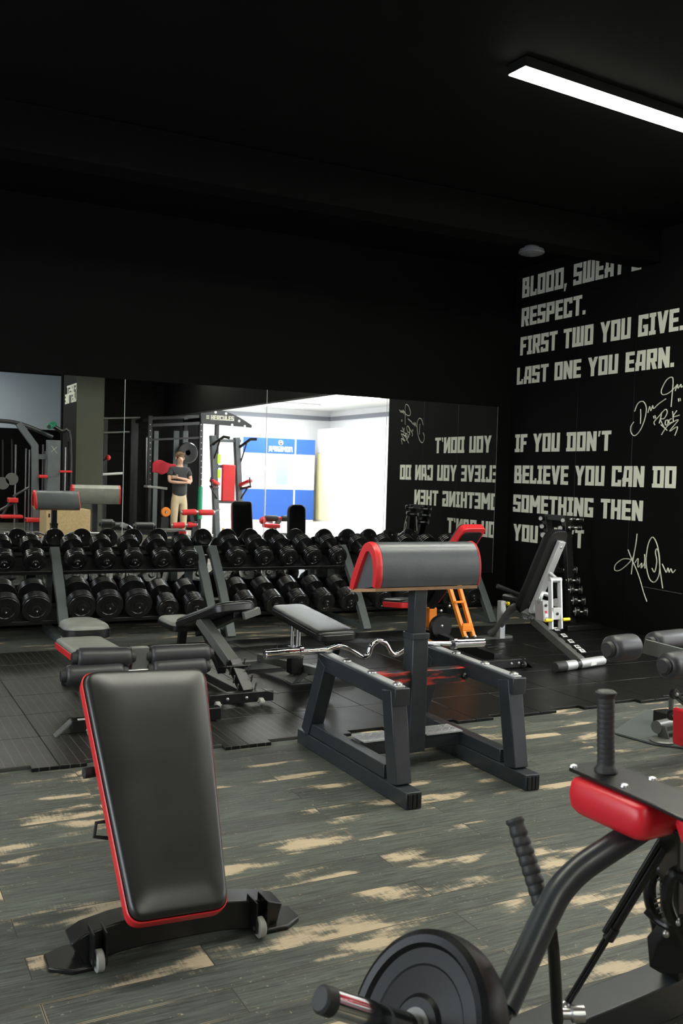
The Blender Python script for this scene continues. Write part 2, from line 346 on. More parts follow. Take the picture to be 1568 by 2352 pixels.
# block letters
T_ = .225
def _r4(x0, y0, x1, y1): return [(x0, y0), (x1, y0), (x1, y1), (x0, y1)]
def glyph(ch):
    ch = {'О': 'O', 'М': 'M', 'А': 'A', 'Р': 'P'}.get(ch, ch)
    w, t = .62, T_
    V_ = lambda x: _r4(x, 0, x+t, 1); H_ = lambda y, a=0, b=w: _r4(a, y, b, y+t*.82)
    lo, mid, hi = 0, .41, 1-t*.82
    G = {
     'A': (w, [[(0, 0), (t, 0), (t+.07, 1), (.1, 1)], _r4(w-t, 0, w, 1), H_(hi, .1), H_(.24)]),
     'B': (w, [V_(0), H_(lo), H_(mid, 0, w*.92), H_(hi, 0, w*.92), _r4(w-t, 0, w, .5), _r4(w*.92-t, .5, w*.92, 1)]),
     'C': (w, [V_(0), H_(lo), H_(hi), _r4(w-t, 0, w, .32), _r4(w-t, .7, w, 1)]),
     'D': (w+.06, [_r4(.06, 0, .06+t, 1), H_(lo, 0, w+.06), H_(hi, 0, w+.06), _r4(w+.06-t, 0, w+.06, 1)]),
     'E': (w*.9, [V_(0), H_(lo, 0, w*.9), H_(mid, 0, w*.85), H_(hi, 0, w*.9)]),
     'F': (w*.85, [V_(0), H_(mid, 0, w*.75), H_(hi, 0, w*.85)]),
     'G': (w, [V_(0), H_(lo), H_(hi), _r4(w-t, 0, w, .52), _r4(w*.5, .36, w, .52), _r4(w-t, .78, w, 1)]),
     'H': (w, [V_(0), V_(w-t), H_(mid)]),
     'I': (.4, [_r4(.1, 0, .1+t, 1), H_(lo, 0, .4), H_(hi, 0, .4)]),
     'L': (w*.85, [V_(0), H_(lo, 0, w*.85), _r4(w*.85-t*.6, 0, w*.85, .3)]),
     'M': (.82, [V_(0), V_(.82-t), [(0, 1), (t, 1), (.41+t/2, .35), (.41-t/2, .35)], [(.82-t, 1), (.82, 1), (.41+t/2, .35), (.41-t/2, .35)]]),
     'N': (.66, [V_(0), V_(.66-t), [(0, 1), (t, 1), (.66, 0), (.66-t, 0)]]),
     'O': (w, [V_(0), V_(w-t), H_(lo), H_(hi)]),
     'P': (w, [V_(0), H_(hi), H_(.36), _r4(w-t, .36, w, 1)]),
     'R': (w, [V_(0), H_(hi), H_(.36), _r4(w-t, .36, w, 1), [(w*.42, .4), (w*.42+t, .4), (w, 0), (w-t, 0)]]),
     'S': (w, [H_(lo), H_(mid), H_(hi), _r4(0, mid, t, 1), _r4(w-t, 0, w, mid+.1), _r4(0, 0, t*.8, .28), _r4(w-t*.8, .76, w, 1)]),
     'T': (w, [H_(hi), _r4(w/2-t/2, 0, w/2+t/2, 1)]),
     'U': (w, [V_(0), V_(w-t), H_(lo)]),
     'V': (.66, [[(0, 1), (t, 1), (.33+t/2, 0), (.33-t/2, 0)], [(.66-t, 1), (.66, 1), (.33+t/2, 0), (.33-t/2, 0)]]),
     'W': (.84, [V_(0), V_(.84-t), H_(lo, 0, .84), _r4(.42-t/2, 0, .42+t/2, 1)]),
     'Y': (.68, [_r4(.34-t/2, 0, .34+t/2, .5), [(0, 1), (t, 1), (.34+t/2, .42), (.34-t/2, .42)], [(.68-t, 1), (.68, 1), (.34+t/2, .42), (.34-t/2, .42)]]),
     "'": (.2, [[(.05, 1), (.2, 1), (.12, .72), (.04, .72)]]), '.': (.2, [_r4(0, 0, .2, .2)]), ',': (.2, [[(0, .2), (.2, .2), (.1, -.16), (0, -.16)]]),
     '&': (w, [V_(0), H_(lo), H_(hi, 0, w*.8), H_(mid), _r4(w-t, 0, w, .3)]),
     'Л': (.7, [[(0, 0), (t, 0), (.3, 1), (.12, 1)], _r4(.7-t, 0, .7, 1), H_(hi, .14, .7)]),
     'Б': (w, [V_(0), H_(lo), H_(mid), H_(hi), _r4(w-t, 0, w, .5)]),
     'Д': (.76, [[(.06, .14), (.06+t, .14), (.32, 1), (.16, 1)], _r4(.7-t, .14, .7, 1), H_(hi, .16, .7), _r4(0, .1, .76, .26), _r4(0, -.1, .13, .2), _r4(.63, -.1, .76, .2)]),
     '0': (w, [V_(0), V_(w-t), H_(lo), H_(hi)]), '1': (.3, [_r4(.1, 0, .1+t, 1)]), '3': (w, [V_(w-t), H_(lo), H_(mid), H_(hi)]),
     '4': (w, [V_(w-t), H_(mid), _r4(0, mid, t, 1)]), '5': (w, [H_(lo), H_(mid), H_(hi), _r4(0, mid, t, 1), _r4(w-t, 0, w, mid+.1)]), '6': (w, [V_(0), H_(lo), H_(mid), H_(hi), _r4(w-t, 0, w, mid+.1)]),
    }
    return G[ch]
def text_width(s): return sum(.42 if c == ' ' else glyph(c)[0]+.07 for c in s)-.07
def lettering(mb, s, o, xdir, ydir, ndir, width, height, depth=.002):
    o, xd, yd, nd = V(o), V(xdir).normalized(), V(ydir).normalized(), V(ndir).normalized()
    k = width/text_width(s); u = 0
    for c in s:
        if c == ' ': u += .42; continue
        gw, polys = glyph(c)
        for pl in polys: mb.prism([o + xd*((u+a)*k) + yd*(b*height) for a, b in pl], nd*(depth+.00025*polys.index(pl)))
        u += gw+.07
    return mb
# ---------------------------------------------------------------- the room
CH = 3.6
struct(MB().mm((-4, -9.6, -.1), (6.42, 8.3, 0)), 'floor', 'wood')
struct(MB().mm((6.42, -9.6, -.1), (13.2, 6.2, 0)), 'floor', 'tile')
struct(MB().mm((-4.1, -9.6, CH), (6.45, 8.3, CH+.1)), 'ceiling', 'ceil')
struct(MB().mm((6.45, -9.6, 3.3), (13.2, 6.2, 3.4)), 'ceiling', 'wceil')
struct(MB().mm((-4.1, 8.24, 0), (6.45, 8.4, CH)), 'wall_back', 'wall')
struct(MB().mm((RX, 5.58, 0), (RX+.15, 8.24, CH)), 'wall_right', 'wall')
struct(MB().mm((RX, -9.6, 2.57), (RX+.15, 5.58, CH)), 'wall_header', 'wall')
struct(MB().mm((-4.2, -9.6, 0), (-4.0, 8.3, CH)), 'wall_left', 'wall')
struct(MB().mm((4.05, -4.75, 0), (7.2, -4.6, CH)), 'wall_front', 'wall')
struct(MB().mm((4.8, -9.5, 0), (4.95, -4.75, CH)), 'wall_recess', 'wall')
struct(MB().mm((-4.1, -7.65, 2.27), (4.8, -7.5, CH)), 'wall_far', 'bluish')
struct(MB().mm((-4.1, -7.65, 0), (4.8, -7.46, 2.27)), 'wall_dado', 'wall')
struct(MB().mm((7.2, -9.6, 0), (13.2, -9.5, 3.3)), 'wall_annex_far', 'wwall')
struct(MB().mm((13.0, -9.6, 0), (13.2, 6.2, 3.3)), 'wall_annex_side', 'wwall')
struct(MB().mm((6.45, 6.0, 0), (13.2, 6.2, 3.3)), 'wall_annex_near', 'wwall')
struct(MB().mm((7.1, -9.5, 0), (7.2, -4.75, 3.3)), 'wall_annex_return', 'wwall')
struct(MB().mm((7.2, -9.5, 3.02), (13.0, -9.46, 3.14)), 'trim_1', 'darkgrey')
struct(MB().mm((12.96, -9.5, 3.02), (13.0, 6.0, 3.14)), 'trim_2', 'darkgrey')
# dark beam across the ceiling, just in front of the mirror wall
struct(MB().mm((-4.0, 6.2, 3.305), (RX, 6.46, CH)), 'trim_3', 'ceil', .01)
struct(MB().mm((-4.0, 1.9, 3.305), (RX, 2.16, CH)), 'trim_8', 'ceil', .01)  # second beam, unseen, added to shade the upper lettering from rear strips
# added unseen windows, put in the left wall to brighten the room
for i, y in enumerate((.4, 3.0)):
    struct(MB().mm((-4.0, y, .9), (-3.98, y+2.0, 2.5)), 'window_%d' % (i+1), 'window')
    struct(MB().mm((-4.0, y-.06, .84), (-3.95, y, 2.56)).mm((-4.0, y+2.0, .84), (-3.95, y+2.06, 2.56)).mm((-4.0, y, .84), (-3.95, y+2.0, .9)).mm((-4.0, y, 2.5), (-3.95, y+2.0, 2.56)), 'trim_%d' % (9+i), 'blk')
# olive pillar behind the photographer with its lettered side
struct(MB().mm((3.41, -1.15, 0), (3.87, 0.0, CH)), 'wall_pillar', 'wall')
struct(MB().mm((3.41, 0.0, 0), (3.87, .012, CH)), 'trim_4', 'pillar')
pz = my(200, 908, .012).z
struct(MB().mm((3.41, .012, pz-.025), (3.87, .02, pz+.025)), 'trim_5', 'wwall' if False else 'pillar')

# wall mirror: four panels side by side
seams = [-.6] + [fy(285, 1000, MY).x, fy(611, 1000, MY).x, fy(893, 915, MY).x-.02, fy(1138, 1100, MY).x]
zb, zt = .365, 2.135
mlab = ['leftmost panel of the wall mirror, reflecting gym machines and a white wall', 'second panel of the wall mirror, reflecting the standing person',
        'third panel of the wall mirror, reflecting the bright pawnshop room', 'rightmost panel of the wall mirror, reflecting the backwards lettering']
for i in range(4):
    t = thing('mirror_panel', mlab[i], 'mirror', (seams[i], MY, zb), 'wall mirror panels')
    a, b = seams[i]+.003, seams[i+1]-.003
    build(MB().mm((a-.003, MY+.001, zb), (b+.003, MY+.014, zt)), 'glass_edge', 'glassedge', t)
    build(MB().add([(a, MY, zb), (b, MY, zb), (b, MY, zt), (a, MY, zt)], [(0, 1, 2, 3)]), 'mirror_glass', 'mirror', t)

# ---------------------------------------------------------------- lamps
def strip(a, b, label, wd=.13, h=.06, zc=CH):
    a, b = V(a), V(b); t = thing('strip_light', label, 'ceiling light', ((a+b)/2 + V((0, 0, h+.002))), 'ceiling strip lights')
    build(MB().beam(a+V((0, 0, h*.55)), b+V((0, 0, h*.55)), wd+.006, h*.9), 'housing', 'blk', t)
    build(MB().beam(a+V((0, 0, h*.05)), b+V((0, 0, h*.05)), wd, h*.1), 'diffuser', 'strip', t)
    return t
la, lb = fz(1187, 164, CH-.065), fz(1568, 290, CH-.065)
strip(la, la+(lb-la).normalized()*2.6, 'bright white strip light on the black ceiling, upper right of the photo')
for i, (x, y) in enumerate(((.6, 3.1), (3.45, 2.9), (0.2, -1.6), (4.3, -1.8), (-3.2, 4.9))):
    strip((x, y, CH-.065), (x+2.4, y+.15, CH-.065), ['strip light on the ceiling above the nearest bench', 'strip light on the ceiling right of the photographer', 'strip light on the ceiling behind the photographer', 'strip light on the ceiling near the pull-up rack', 'strip light on the ceiling at the far left of the dumbbell racks'][i])
strip((-2.4, -5.6, CH-.065), (2.4, -5.6, CH-.065), 'added cool strip light brightening the bluish white far wall').children[1].data.materials[0] = M['added_farlamp']  # unseen lamp, added to brighten the far wall
for i in range(4):
    for j in range(2):
        x, y = 8.2+2.6*j, -7.6+3.6*i
        t = thing('ceiling_panel_light', 'square light panel of the white room, row %s from far end, %s the cabinets' % (('one', 'two', 'three', 'four')[i], 'nearer to' if j else 'further from'), 'ceiling light', (x, y, 3.3), 'light panels of the white room')
        build(MB().mm((x-.62, y-.62, 3.27), (x+.62, y+.62, 3.298)), 'frame', 'lgry', t)
        build(MB().mm((x-.58, y-.58, 3.262), (x+.58, y+.58, 3.272)), 'diffuser', 'panel', t)
# round grey spot under the beam
c = fz(1221, 566, 3.305)
t = thing('round_ceiling_lamp', 'small round grey ceiling lamp, switched off, under the dark beam', 'ceiling light', c)
build(MB().lathe(c, (0, 0, -1), [(0, .06), (.02, .06), (.025, .098), (.05, .108), (.06, .10), (.06, .02)], 32), 'housing', 'lampoff', t)
build(MB().lathe(c-V((0, 0, .058)), (0, 0, -1), [(0, .085), (.006, .085), (.012, .07), (.014, .01)], 32), 'lens', 'lampoff', t)

# ---------------------------------------------------------------- rubber tiles
TP = .4535; X0 = .845; Y0 = 4.345; MT = .018
g = .0012
def tile_poly(front):
    if not front: return [(g, g), (TP-g, g), (TP-g, TP-g), (g, TP-g)]
    return [(g, -.052), (.122, -.052), (.122, .0), (TP-.122, 0), (TP-.122, -.052), (TP-g, -.052), (TP-g, TP-g), (g, TP-g)]
protos = {}
for r in range(6):
    for k in range(-2, 12):
        x = X0+TP*k; y = Y0+TP*r
        if x+TP > 6.29: continue
        key = (r == 0, x < 2.2)
        lab = 'black rubber floor tile with %s%s' % ('a fine grid' if key[1] else 'a smooth top', ', tabbed edge towards the wooden floor' if key[0] else ', laid inside the mat area')
        if key not in protos:
            o = build(MB().prism([V((x+a, y+b, 0)) for a, b in tile_poly(key[0])], (0, 0, MT)), 'rubber_floor_tile', 'matgrid' if key[1] else 'mat', None, .003, origin=(x, y, 0))
            protos[key] = tag(o, lab, 'floor tile', ('grid' if key[1] else 'smooth')+' rubber tiles'+(' of the front row' if key[0] else ' inside the mat area'))
        else:
            o = protos[key].copy(); COL.objects.link(o); o.location = (x, y, 0)
        o['kind'] = 'thing'

# ---------------------------------------------------------------- lettering on the right wall
rows = [('BLOOD, SWEAT &', (1199, 685), (1199, 640), 1470), ('RESPECT.', (1197, 751), (1197, 709), 1343), ('FIRST TWO YOU GIVE.', (1194.3, 817), (1195.5, 775), 1566), ('LAST ONE YOU EARN.', (1186.6, 884), (1188, 845), 1545.5),
        ("IF YOU DON'T", (1182, 1038.5), (1182, 998), 1402), ('BELIEVE YOU CAN DO', (1180.6, 1109.6), (1180.6, 1069), 1552), ('SOMETHING THEN', (1178, 1175), (1179, 1135.5), 1476), ("YOU CAN'T", (1178, 1241), (1177.6, 1202.7), 1340)]
for s, p0, p1, xe in rows:
    a = fx(*p0, RX); b = fx(*p1, RX); e = fx(xe, p0[1], RX)
    t = thing('wall_lettering', 'cream block lettering on the black wall reading %s' % s.rstrip(' &'), 'lettering', (RX, (a.y+e.y)/2, a.z), 'cream lines of the wall quotes')
    k = (a.y-e.y)/text_width(s); u = 0
    for wd_ in s.split(' '):
        tw = text_width(wd_); build(lettering(MB(), wd_, (RX-.0005, a.y-u*k, a.z), (0, -1, 0), (0, 0, 1), (-1, 0, 0), tw*k, b.z-a.z), 'word', 'cream', t); u += tw+.07+.42
def strokes(mb, S, sc, ox, oy, r=.0048):
    for st in S:
        pts = [fx(ox+a/sc, oy+b/sc, RX-.002) for a, b in st]
        mb.tube(spline(pts, 6) if len(pts) > 2 else pts, r, 6)
    return mb
S1 = [[(1215, 958), (1205, 1040), (1185, 1150), (1170, 1270)], [(1145, 1080), (1172, 1150), (1212, 1240), (1240, 1320), (1262, 1400), (1290, 1480)],
      [(1180, 1158), (1110, 1152), (1050, 1195), (1045, 1238), (1085, 1238), (1150, 1185), (1190, 1130)], [(1200, 1180), (1222, 1150), (1222, 1215), (1250, 1185), (1246, 1222), (1272, 1180), (1272, 1115)], [(1272, 1180), (1276, 1225)],
      [(1283, 1150), (1300, 1040), (1334, 984), (1368, 1040), (1388, 1150), (1384, 1270), (1350, 1330), (1310, 1305), (1288, 1220), (1283, 1150)],
      [(1328, 1222), (1350, 1252), (1366, 1170), (1356, 1100), (1368, 1074), (1382, 1120), (1392, 1240), (1412, 1378)], [(1408, 1190), (1425, 1228), (1440, 1255), (1452, 1222), (1462, 1255), (1475, 1228), (1488, 1258), (1510, 1235)]]
o = build(strokes(MB(), S1, 3.35, 1100, 940), 'wall_signature', 'cream'); tag(o, 'large cream signature scrawled low on the black wall, below the block lettering', 'signature')
S2 = [[(1242, 1272), (1243, 1330), (1240, 1385)], [(1195, 1290), (1222, 1228), (1262, 1214), (1286, 1265), (1272, 1355), (1236, 1438), (1195, 1477), (1168, 1450), (1168, 1405), (1190, 1370)],
      [(1298, 1300), (1312, 1252), (1320, 1285), (1335, 1245), (1342, 1268), (1380, 1232), (1437, 1193)], [(1476, 1255), (1485, 1150), (1492, 1060), (1482, 1026), (1440, 1050), (1402, 1125), (1412, 1160), (1462, 1146), (1520, 1090)],
      [(1508, 1132), (1525, 1082), (1530, 1112), (1552, 1082), (1556, 1105), (1590, 1070)], [(1340, 1325), (1346, 1345)], [(1352, 1320), (1357, 1342)], [(1532, 1190), (1535, 1215)], [(1545, 1188), (1547, 1210)],
      [(1385, 1382), (1398, 1330), (1404, 1296)], [(1352, 1395), (1346, 1370), (1382, 1328), (1432, 1274), (1446, 1300), (1422, 1345), (1394, 1352), (1430, 1425)], [(1452, 1356), (1434, 1362), (1432, 1392), (1450, 1388), (1452, 1356)],
      [(1480, 1345), (1462, 1358), (1462, 1380), (1482, 1372)], [(1488, 1288), (1494, 1372)], [(1520, 1284), (1492, 1330), (1542, 1318)], [(1398, 1392), (1446, 1436)], [(1402, 1470), (1450, 1400), (1532, 1354), (1465, 1442), (1525, 1408), (1505, 1475)]]
o = build(strokes(MB(), S2, 3.35, 1100, 560, .0045), 'wall_signature', 'cream'); tag(o, 'cream signature with a quoted nickname, high on the black wall at right', 'signature')
# thin joints between the boards of the right wall
for y in (7.2, 6.45): struct(MB().mm((RX-.0015, y-.002, .0), (RX, y+.002, 3.3)), 'trim_6', 'blk')
a, b = fx(1476, 1347.5, RX), fx(1566, 1364, RX)
struct(MB().beam((RX-.001, a.y, a.z), (RX-.001, b.y, b.z), .002, .005), 'trim_7', 'gry')
# ================================================================ dumbbell racks
def curve_post(x, parent):
    build(MB().path([(x, 7.27, .0), (x, 7.38, .17), (x, 7.55, .41), (x, 7.74, .64), (x, 7.80, .70)], .075, .05, (1, 0, 0)), 'post', 'post', parent, .004)
    build(MB().mm((x-.035, 7.27, 0), (x+.035, 8.08, .05)), 'foot', 'post', parent, .004)
    build(MB().beam((x, 8.04, .05), (x, 7.98, .62), .05, .05, (0, 1, 0)), 'rear_upright', 'post', parent, .004)
TU, TL = math.atan2(.135, .28), math.atan2(.116, .3)
def tray(x0, x1, yc, zc, tilt, L, rad, parent):
    f = Fr((0, yc, zc), (1, 0, 0), (0, -math.sin(tilt), math.cos(tilt)))
    f.o = V((0, yc, zc))
    m = MB()
    for s in (-1, 1):
        c = f.p((x0+x1)/2, s*(L/2-.05), -rad-.008); m.box(c, (x1-x0, .05, .014), f)
    c = f.p((x0+x1)/2, -L/2+.02, -rad-.004); m.box(c, (x1-x0, .012, .032), f)
    build(m, 'tray_rail', 'blk', parent, .003)
    m = MB().box(f.p((x0+x1)/2, 0, -rad-.018), (x1-x0, L*.72, .006), f); build(m, 'tray', 'blk', parent)
    return f
RACKS = [(-1.0, 2.66, (0.14, 1.46, 2.66)), (2.79, 5.42, (2.79, 4.06, 5.42))]
rk = ['long black dumbbell rack with grey curved posts, left half of the mirror wall', 'black dumbbell rack with grey curved posts, partly behind the grey curl stand']
for (a, b, ps), lab in zip(RACKS, rk):
    t = thing('dumbbell_rack', lab, 'dumbbell rack', ((a+b)/2, 7.7, 0), 'dumbbell racks along the mirror')
    for x in ps: curve_post(x, t)
    tray(a, b, 7.76, .6776, TU, .36, .09, t); tray(a, b, 7.57, .326, TL, .34, .115, t)

def dumbbell(r, hl, gap, nring):
    """local: axis along Y, centre at origin"""
    t = thing('dumbbell', 'x', 'dumbbell', (0, 0, 0))
    build(MB().cyl((0, -gap/2-.01, 0), (0, gap/2+.01, 0), .015), 'handle', 'steel', t)
    for s in (-1, 1):
        pr = [(0, .02), (0, r*.8)]
        st = hl/nring
        for i in range(nring):
            rr = r*(1 if i < nring-1 else .93); a = st*i
            pr += [(a+.0015, rr*.96), (a+st*.25, rr), (a+st*.75, rr), (a+st-.0015, rr*.96)]
        pr += [(hl, r*.6), (hl-.004, r*.55), (hl-.004, r*.3)]
        h = build(MB().lathe((0, s*gap/2, 0), (0, s, 0), pr, 32), 'weight_head', 'iron', t, ang=30)
        e = gap/2+hl-.004
        build(MB().lathe((0, s*e, 0), (0, s, 0), [(0, r*.34), (.018, r*.32), (.022, r*.26), (.022, .012), (.03, .010), (.03, .001)], 24), 'end_cap', 'iron', h)
        build(MB().ball((0, s*(e+.027), 0), .008, 8), 'bolt', 'steel', h)
    return t
DB = {k: dumbbell(*v) for k, v in dict(top=(.088, .095, .13, 4), low=(.116, .10, .13, 5), lows=(.092, .135, .12, 7)).items()}
used = set()
ORD = ['first', 'second', 'third', 'fourth', 'fifth', 'sixth', 'seventh', 'eighth']
def place(kind, x, tier, label, group):
    f = (7.76, .6776, TU) if tier == 'u' else (7.57, .326, TL)
    r0 = .09 if tier == 'u' else .115
    r = dict(top=.088, low=.116, lows=.092)[kind]
    dz = r-r0
    loc = V((x, f[0]-math.sin(f[2])*dz, f[1]+math.cos(f[2])*dz))
    p = DB[kind]
    if kind not in used:
        used.add(kind); o = p; o.location = loc; o['label'] = label; o['group'] = group
    else: o = dup(p, loc, label, group)
    o.rotation_euler = (f[2], 0, random.uniform(-.03, .03))
fr_u = 7.62; fr_l = 7.43
bays = [('leftmost rack bay', [(10, 'top'), (82, 'top')], [(12, 'low'), (85, 'low')]),
        ('bay left of the twin posts', [(177, 'top'), (245, 'top'), (310, 'top'), (374, 'top'), (436, 'top')], [(188, 'low'), (252, 'low'), (319, 'low'), (385, 'lows'), (447, 'lows')]),
        ('bay right of the twin posts', [(547, 'top'), (609, 'top'), (665, 'top'), (720, 'top'), (778, 'top')], [(566, 'lows'), (628, 'lows'), (687, 'lows'), (744, 'lows'), (800, 'lows')]),
        ('bay behind the curl pad', [(848, 'top'), (905, 'top'), (957, 'top'), (1008, 'top'), (1055, 'top')], [(876, 'lows'), (928, 'lows'), (978, 'lows'), (1030, 'lows'), (1082, 'lows')])]
for bn, up, lo in bays:
    for i, (px, k) in enumerate(up): place(k, fy(px, 1283, fr_u).x, 'u', 'black round dumbbell, %s from left on upper tier, %s' % (ORD[i], bn), 'dumbbells on the upper tier')
    for i, (px, k) in enumerate(lo): place(k, fy(px, 1390, fr_l).x, 'l', 'black %s dumbbell, %s from left on lower tier, %s' % ('big' if k == 'low' else 'ribbed', ORD[i], bn), 'dumbbells on the lower tier')

# ================================================================ front incline bench
t = thing('incline_bench', 'worn black incline bench pad with red sides, nearest bench at lower left', 'bench', (.85, 2.6, 0))
pb0, pb1 = fy(304, 2112, 2.40), fy(527, 2082, 2.40); pt0, pt1 = fy(189, 1543, 2.92), fy(473, 1527, 2.92)
c0, c1 = (pb0+pb1)/2, (pt0+pt1)/2
xd = ((pb1-pb0).normalized()+(pt1-pt0).normalized()).normalized(); vd = (c1-c0); vd = (vd-xd*vd.dot(xd)); L = vd.length; nz = xd.cross(vd).normalized()
sh = (c1-c0).dot(xd)
f = Fr(c0-nz*.062, xd, nz)
ol = rrect((pb1-pb0).length, (pt1-pt0).length, L, .045, 7); ol = [(u+sh*v/L, v) for u, v in ol]
cushion(f, ol, .066, t, 'padworn', 'red', .02, name='pad', puff=.01)
build(MB().layers(f, ol, [(.03, -.015), (.03, .001)]), 'pad_board', 'blk', t)
Yb = 2.58
pts = [fy(a, b, Yb) for a, b in ((172, 2180), (200, 2160), (260, 2138), (330, 2120), (415, 2104), (500, 2090), (570, 2086), (626, 2092))]
xl, xr = pts[0].x, pts[-1].x
build(MB().path(pts, .09, .085, (0, 1, 0)), 'base_arch', 'blk', t, .004)
for s, x in ((-1, xl), (1, xr)):
    fp = [(x-s*.075+s*.02, 2.51), (x+s*.02, 2.51), (x+s*.075, 2.55), (x+s*.075, 2.63), (x+s*.02, 2.66), (x-s*.075+s*.02, 2.66)]
    build(MB().prism([V((a, b, .0)) for a, b in fp], (0, 0, .014)), 'foot_plate', 'blk', t, .004)
for x in (fz(228, 2235).x, fz(602, 2160).x):
    wheel((x, 2.50, .031), (1, 0, 0), .03, .022, t)
    b = MB()
    for s in (-1, 1): b.mm((x+s*.017-.002, 2.485, .02), (x+s*.017+.002, 2.56, .11))
    build(b, 'wheel_bracket', 'blk', t)
m1 = f.p(0, L*.5, -.03)
build(MB().beam(f.p(0, .05, -.035), f.p(sh, L*.9, -.035), .06, .05, nz), 'spine', 'blk', t, .004)
build(MB().beam((c0.x+.03, Yb+.02, .17), (c0.x+.16, 3.2, .10), .06, .06), 'base_beam', 'blk', t, .004)
build(MB().beam((c0.x+.15, 3.17, .12), m1+V((0, .02, -.02)), .05, .05, (0, 1, 0)), 'support_post', 'blk', t, .004)
build(MB().mm((c0.x+.05, 3.14, 0), (c0.x+.27, 3.2, .07)), 'rear_foot', 'blk', t, .004)
kx = f.p(-.19, L*.62, -.04); build(MB().cyl(kx, kx+V((.13, 0.02, 0)), .016), 'adjuster_pin', 'grip', t)
kx = f.p(-.155, L*.42, -.045); build(MB().tube([kx+V((.02, 0, 0)), kx+V((-.015, 0, .0)), kx+V((-.02, 0, -.04)), kx+V((.02, 0, -.05))], .006, 8), 'pull_ring', 'grip', t)

# ================================================================ preacher curl stand
t = thing('curl_stand', 'grey steel standing curl bench with sloped grey pad trimmed in red', 'curl bench', (2.36, 3.75, 0))
lx, rx_ = 2.055, 2.665
def side(x, nm):
    a = V((x, 3.24, .035)); b = V((x, 4.30, .035))
    build(MB().beam(a, b, .075, .07), 'base_rail', 'char', t, .004)
    build(MB().mm((x-.03, 3.234, .006), (x-.012, 3.242, .062)).mm((x-.008, 3.234, .006), (x+.008, 3.242, .062)).mm((x+.012, 3.234, .006), (x+.03, 3.242, .062)), 'end_plug', 'blk', t)
    build(MB().mm((x-.03, 3.44, .07), (x+.03, 4.18, .13)), 'lower_rail', 'char', t, .004)
    fl = [V((x, 3.36, .07)), V((x, 3.43, .455))]; bl = [V((x, 4.22, .07)), V((x, 4.05, .455))]
    build(MB().beam(fl[0], fl[1], .075, .08, (0, 1, 0)), 'leg', 'char', t, .004)
    build(MB().beam(bl[0], bl[1], .075, .08, (0, 1, 0)), 'leg', 'char', t, .004)
    tr = build(MB().beam((x, 3.355, .435), (x, 4.10, .455), .072, .075), 'top_rail', 'char', t, .004)
    build(MB().beam((x, 3.37, .475), (x, 4.09, .495), .04, .008), 'rail_plate', 'lgry', tr, .002)
    for y in (3.40, 3.62, 3.86, 4.07):
        z = .48+.02*(y-3.37)/.72; build(MB().lathe((x, y, z), (0, 0, 1), [(0, .022), (.006, .02), (.012, .008), (.012, .001)], 14), 'rail_bolt', 'steel', tr)
side(lx, 'left'); side(rx_, 'right')
cx = 2.365
build(MB().beam((lx+.03, 3.76, .415), (rx_-.03, 3.76, .415), .06, .07), 'cross_tube', 'charred', t, .003)
for s in (-1, 1): build(MB().lathe((cx+s*.262, 3.73, .41), (0, -1, 0), [(0, .018), (.012, .018), (.02, .012), (.02, .001)], 12), 'bolt', 'blk', t)
build(MB().beam((lx+.02, 3.80, .10), (rx_-.02, 3.80, .10), .065, .07), 'lower_cross_tube', 'char', t, .004)
for s in (-1, 1):
    m = MB().mm((cx+s*.065, 3.74, .136), (cx+s*.27, 3.87, .142))
    for i in range(9):
        for j in range(6):
            x = cx+s*(.08+.021*i); y = 3.752+.021*j
            m.beam((x-.006, y-.005*(1 if (i+j) % 2 else -1), .1425), (x+.006, y+.005*(1 if (i+j) % 2 else -1), .1425), .004, .003)
    build(m, 'foot_plate', 'lgry', t)
build(MB().mm((cx-.042, 3.715, .07), (cx+.042, 3.80, .62)), 'post', 'char', t, .004)
build(MB().mm((cx-.046, 3.711, .60), (cx+.046, 3.804, .63)), 'post_collar', 'char', t, .003)
build(MB().mm((cx-.033, 3.724, .62), (cx+.033, 3.79, .86)), 'inner_post', 'char', t, .004)
px0, px1 = fx(862, 1350, 2.1).x, fy(1095, 1350, 3.70).x
prof = [(3.690, .852), (3.676, .90), (3.679, .965), (3.700, 1.018), (3.735, 1.048), (3.775, 1.052), (3.815, 1.03), (3.862, .965), (3.91, .885), (3.935, .822)]
inn = [(3.715, .856), (3.708, .90), (3.712, .95), (3.728, .99), (3.748, 1.01), (3.77, 1.012), (3.79, .998), (3.832, .935), (3.875, .86), (3.898, .82)]
pfs = [(p.y, p.z) for p in spline([V((0, a, b)) for a, b in prof], 4)]; ins = [(p.y, p.z) for p in spline([V((0, a, b)) for a, b in inn], 4)]
n = len(pfs)
m = MB()
R = []
for x, k in ((px0+.026, 0), (px1-.003, 0)): R.append([V((x, a, b)) for a, b in pfs]+[V((x, a, b)) for a, b in reversed(ins)])
build(m.rings(R), 'pad', 'greypad', t, .004, ang=50)
for x0, x1 in ((px0-.006, px0+.028), (px1-.005, px1+.004)):
    R = []
    for k in range(5):
        q = k/4; x = x0+(x1-x0)*q; e = math.sin(PI*q)*.006-.002
        c = V((0, 3.8, .92)); R.append([V((x, a+(a-c.y)*e*6, b+(b-c.z)*e*6)) for a, b in pfs]+[V((x, a, b)) for a, b in reversed(ins)])
    build(MB().rings(R), 'end_trim', 'red', t, ang=60)
ic = [(3.72, .848)]+[q for q in ins]+[(3.9, .818)]
for x in (px0+.012, px1-.03):
    build(MB().prism([V((x, a, b)) for a, b in ins], (.012, 0, 0)), 'end_board', 'greypad', t)
